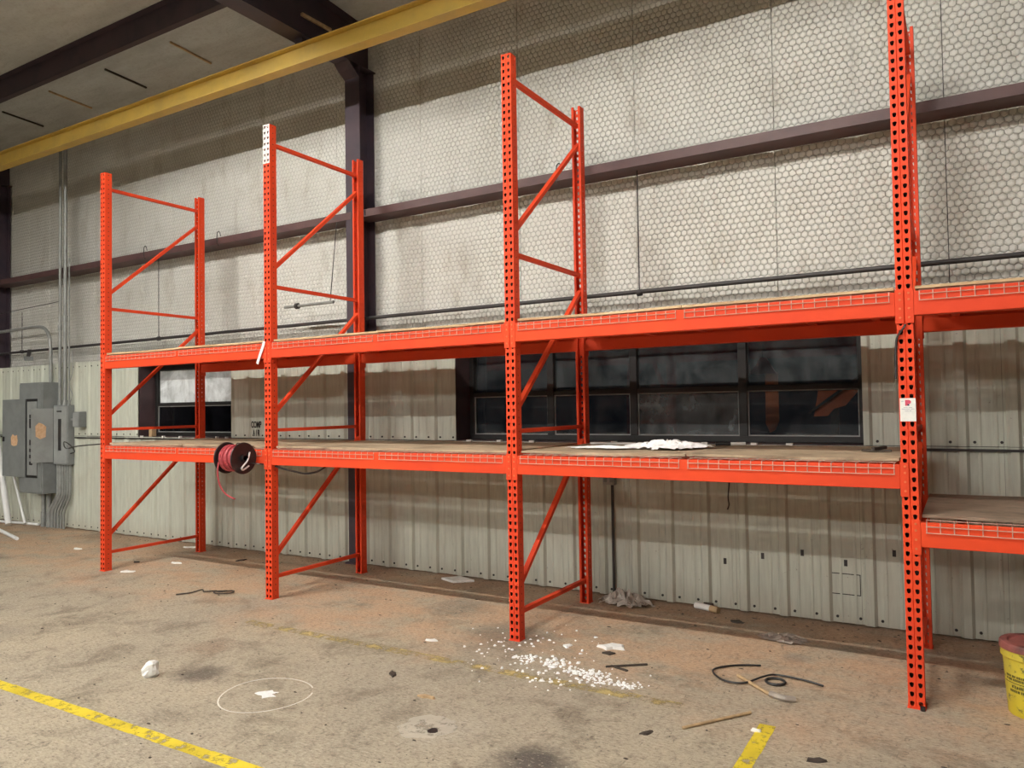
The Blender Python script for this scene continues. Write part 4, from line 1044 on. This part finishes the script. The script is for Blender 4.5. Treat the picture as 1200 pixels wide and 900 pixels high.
o = heap('plastic_bag', 5.40, 1.30, 0.004, .24, .13, .11, M['film'], 18, 9); tag(o, 'crumpled clear plastic film against the wall below the outlet', 'plastic film')
o = heap('plastic_bag', 6.75, .92, 0.004, .18, .12, .035, M['film'], 14, 10); tag(o, 'flattened plastic film in the shadow left of the tagged post', 'plastic film')
# loose crumbs: nobody could count them
k = MB(); R_ = random.Random(21)
clusters = [(5.33, -.29, .10, 40), (5.55, -.27, .12, 26), (5.80, -.36, .12, 110), (5.93, -.43, .13, 60), (6.12, -.43, .09, 60), (5.68, -.58, .14, 14), (5.5, -.35, .5, 90), (5.2, .1, .55, 40)]
for cx, cy, sd, n in clusters:
    for _ in range(n):
        x, y = R_.gauss(cx, sd*.55), R_.gauss(cy, sd*.36); r_ = R_.uniform(.003, .014) if n > 30 else R_.uniform(.004, .02)
        hgt = r_*R_.uniform(.4, .9); a = R_.random()*3
        pl = [(x+r_*R_.uniform(.6, 1.3)*math.cos(a+i*1.257), y+r_*R_.uniform(.6, 1.3)*math.sin(a+i*1.257)) for i in range(5)]
        k.add([(p[0], p[1], 0) for p in pl]+[(x+(p[0]-x)*.6, y+(p[1]-y)*.6, hgt) for p in pl], [(0,4,3,2,1), (5,6,7,8,9)]+[(i, (i+1) % 5, 5+(i+1) % 5, 5+i) for i in range(5)])
tag(k.build('white_crumbs', M['plaster']), 'scattered white crumbs on the floor right of the third front post', 'crumbs', kind='stuff')
k = MB(); R_ = random.Random(33)
for _ in range(700):
    x, y = R_.uniform(-4.5, 8.3), R_.uniform(-2.6, 1.45)
    if R_.random() < .35: y = 1.45-abs(R_.gauss(0, .12))
    r_ = R_.uniform(.002, .008); a = R_.random()*3; el = R_.uniform(1, 2.6)
    pl = [(x+r_*el*R_.uniform(.6, 1.3)*math.cos(a+i*1.257), y+r_*R_.uniform(.6, 1.3)*math.sin(a+i*1.257)) for i in range(5)]
    k.add([(p[0], p[1], 0) for p in pl]+[(x+(p[0]-x)*.6, y+(p[1]-y)*.6, r_*.5) for p in pl], [(0,4,3,2,1), (5,6,7,8,9)]+[(i, (i+1) % 5, 5+(i+1) % 5, 5+i) for i in range(5)])
tag(k.build('floor_grit', M['scrap']), 'dark grit and crumbs scattered over the concrete floor', 'grit', kind='stuff')
# white pvc pipes in the left corner
for i, (p, q, r_, lb) in enumerate((((-4.36, 1.16, .04), (-5.30, 1.42, 1.45), .042, 'thick white plastic pipe leaning on the wall at the left edge'),
                                    ((-4.30, 1.36, .03), (-5.0, 1.45, 1.10), .018, 'thin white plastic pipe leaning behind the thick one'),
                                    ((-2.95, .59, .026), (-4.75, 1.06, .026), .024, 'white plastic pipe lying on the floor pointing to the racks'),
                                    ((-4.05, 1.43, .022), (-5.3, 1.30, .022), .020, 'white plastic pipe lying along the wall below the panel'))):
    o = empty('plastic_pipe', p, lb, 'pipe', 'white plastic pipes at the left edge')
    MB().tube([p, q], r_, 12).build('pipe', M['pvc'], o, smooth=True)

# ------------------------------------------------------------------ lamps of the hall
def strip_light(x, y, z, strength, label):
    r = empty('strip_light', (x, y, z), label, 'lamp', 'strip lamps of the hall')
    MB().box(x-1.2, x+1.2, y-.06, y+.06, z+.052, z+.11).build('housing', M['shade'], r, bevel=.006)
    k = MB()
    k.prism([(y-.22, z-.042), (y-.08, z+.040), (y+.08, z+.040), (y+.22, z-.042), (y+.225, z-.038), (y+.082, z+.052), (y-.082, z+.052), (y-.225, z-.038)], 'x', x-1.2, x+1.2)
    k.build('reflector', M['whitepaint'], r)
    MB().tube([(x-1.19, y, z), (x+1.19, y, z)], .016, 10).build('tube', mat_strip(strength), r)
    zr = roof_z(y)-.01
    for dx in (-.9, .9): MB().tube([(x+dx, y, z+.11), (x+dx, y, zr)], .006, 6).build('hanger', M['galv'], r)
    return r
_sm = {}
def mat_strip(k):
    if k not in _sm: _sm[k] = mat_emit('strip_glow', LAMP_COL, k)
    return _sm[k]
ORD = ['first', 'second', 'third', 'fourth', 'fifth', 'sixth', 'seventh', 'eighth', 'ninth', 'tenth', 'eleventh', 'twelfth']
for ri, (y, z, fx, k) in enumerate(ROWS):
    for i, x in enumerate(fx):
        strip_light(x, y, z, k, '%s strip lamp from the left in the %s row behind the viewer' % (ORD[i], ('near', 'middle', 'rear')[ri]))
def high_bay(x, y, z, label):
    r = empty('high_bay_lamp', (x, y, z), label, 'lamp', 'distant high bay lamps')
    MB().lathe([(.09, .30), (.14, .27), (.24, .12), (.27, .06), (.265, .06), (.23, .12), (.13, .26), (0, .28)], (x, y, z), 28).build('shade', M['shade'], r, smooth=True)
    MB().lathe([(0, .42), (.09, .42), (.09, .30), (0, .30)], (x, y, z), 18).build('ballast', M['greybox'], r)
    MB().tube([(x, y, z+.42), (x, y, roof_z(y)-.01)], .012, 8).build('stem', M['galv'], r)
    MB().lathe([(0, .02), (.10, .03), (.13, .08), (.10, .16), (0, .2)], (x, y, z), 16).build('bulb', M['glow'], r, smooth=True)
    return r
for i, (x, y, z) in enumerate(FAR_LAMPS):
    high_bay(x, y, z, 'distant lamp mirrored in the long window as the %s' % ('brighter spot', 'dimmer spot', 'spot in the left pane')[i])
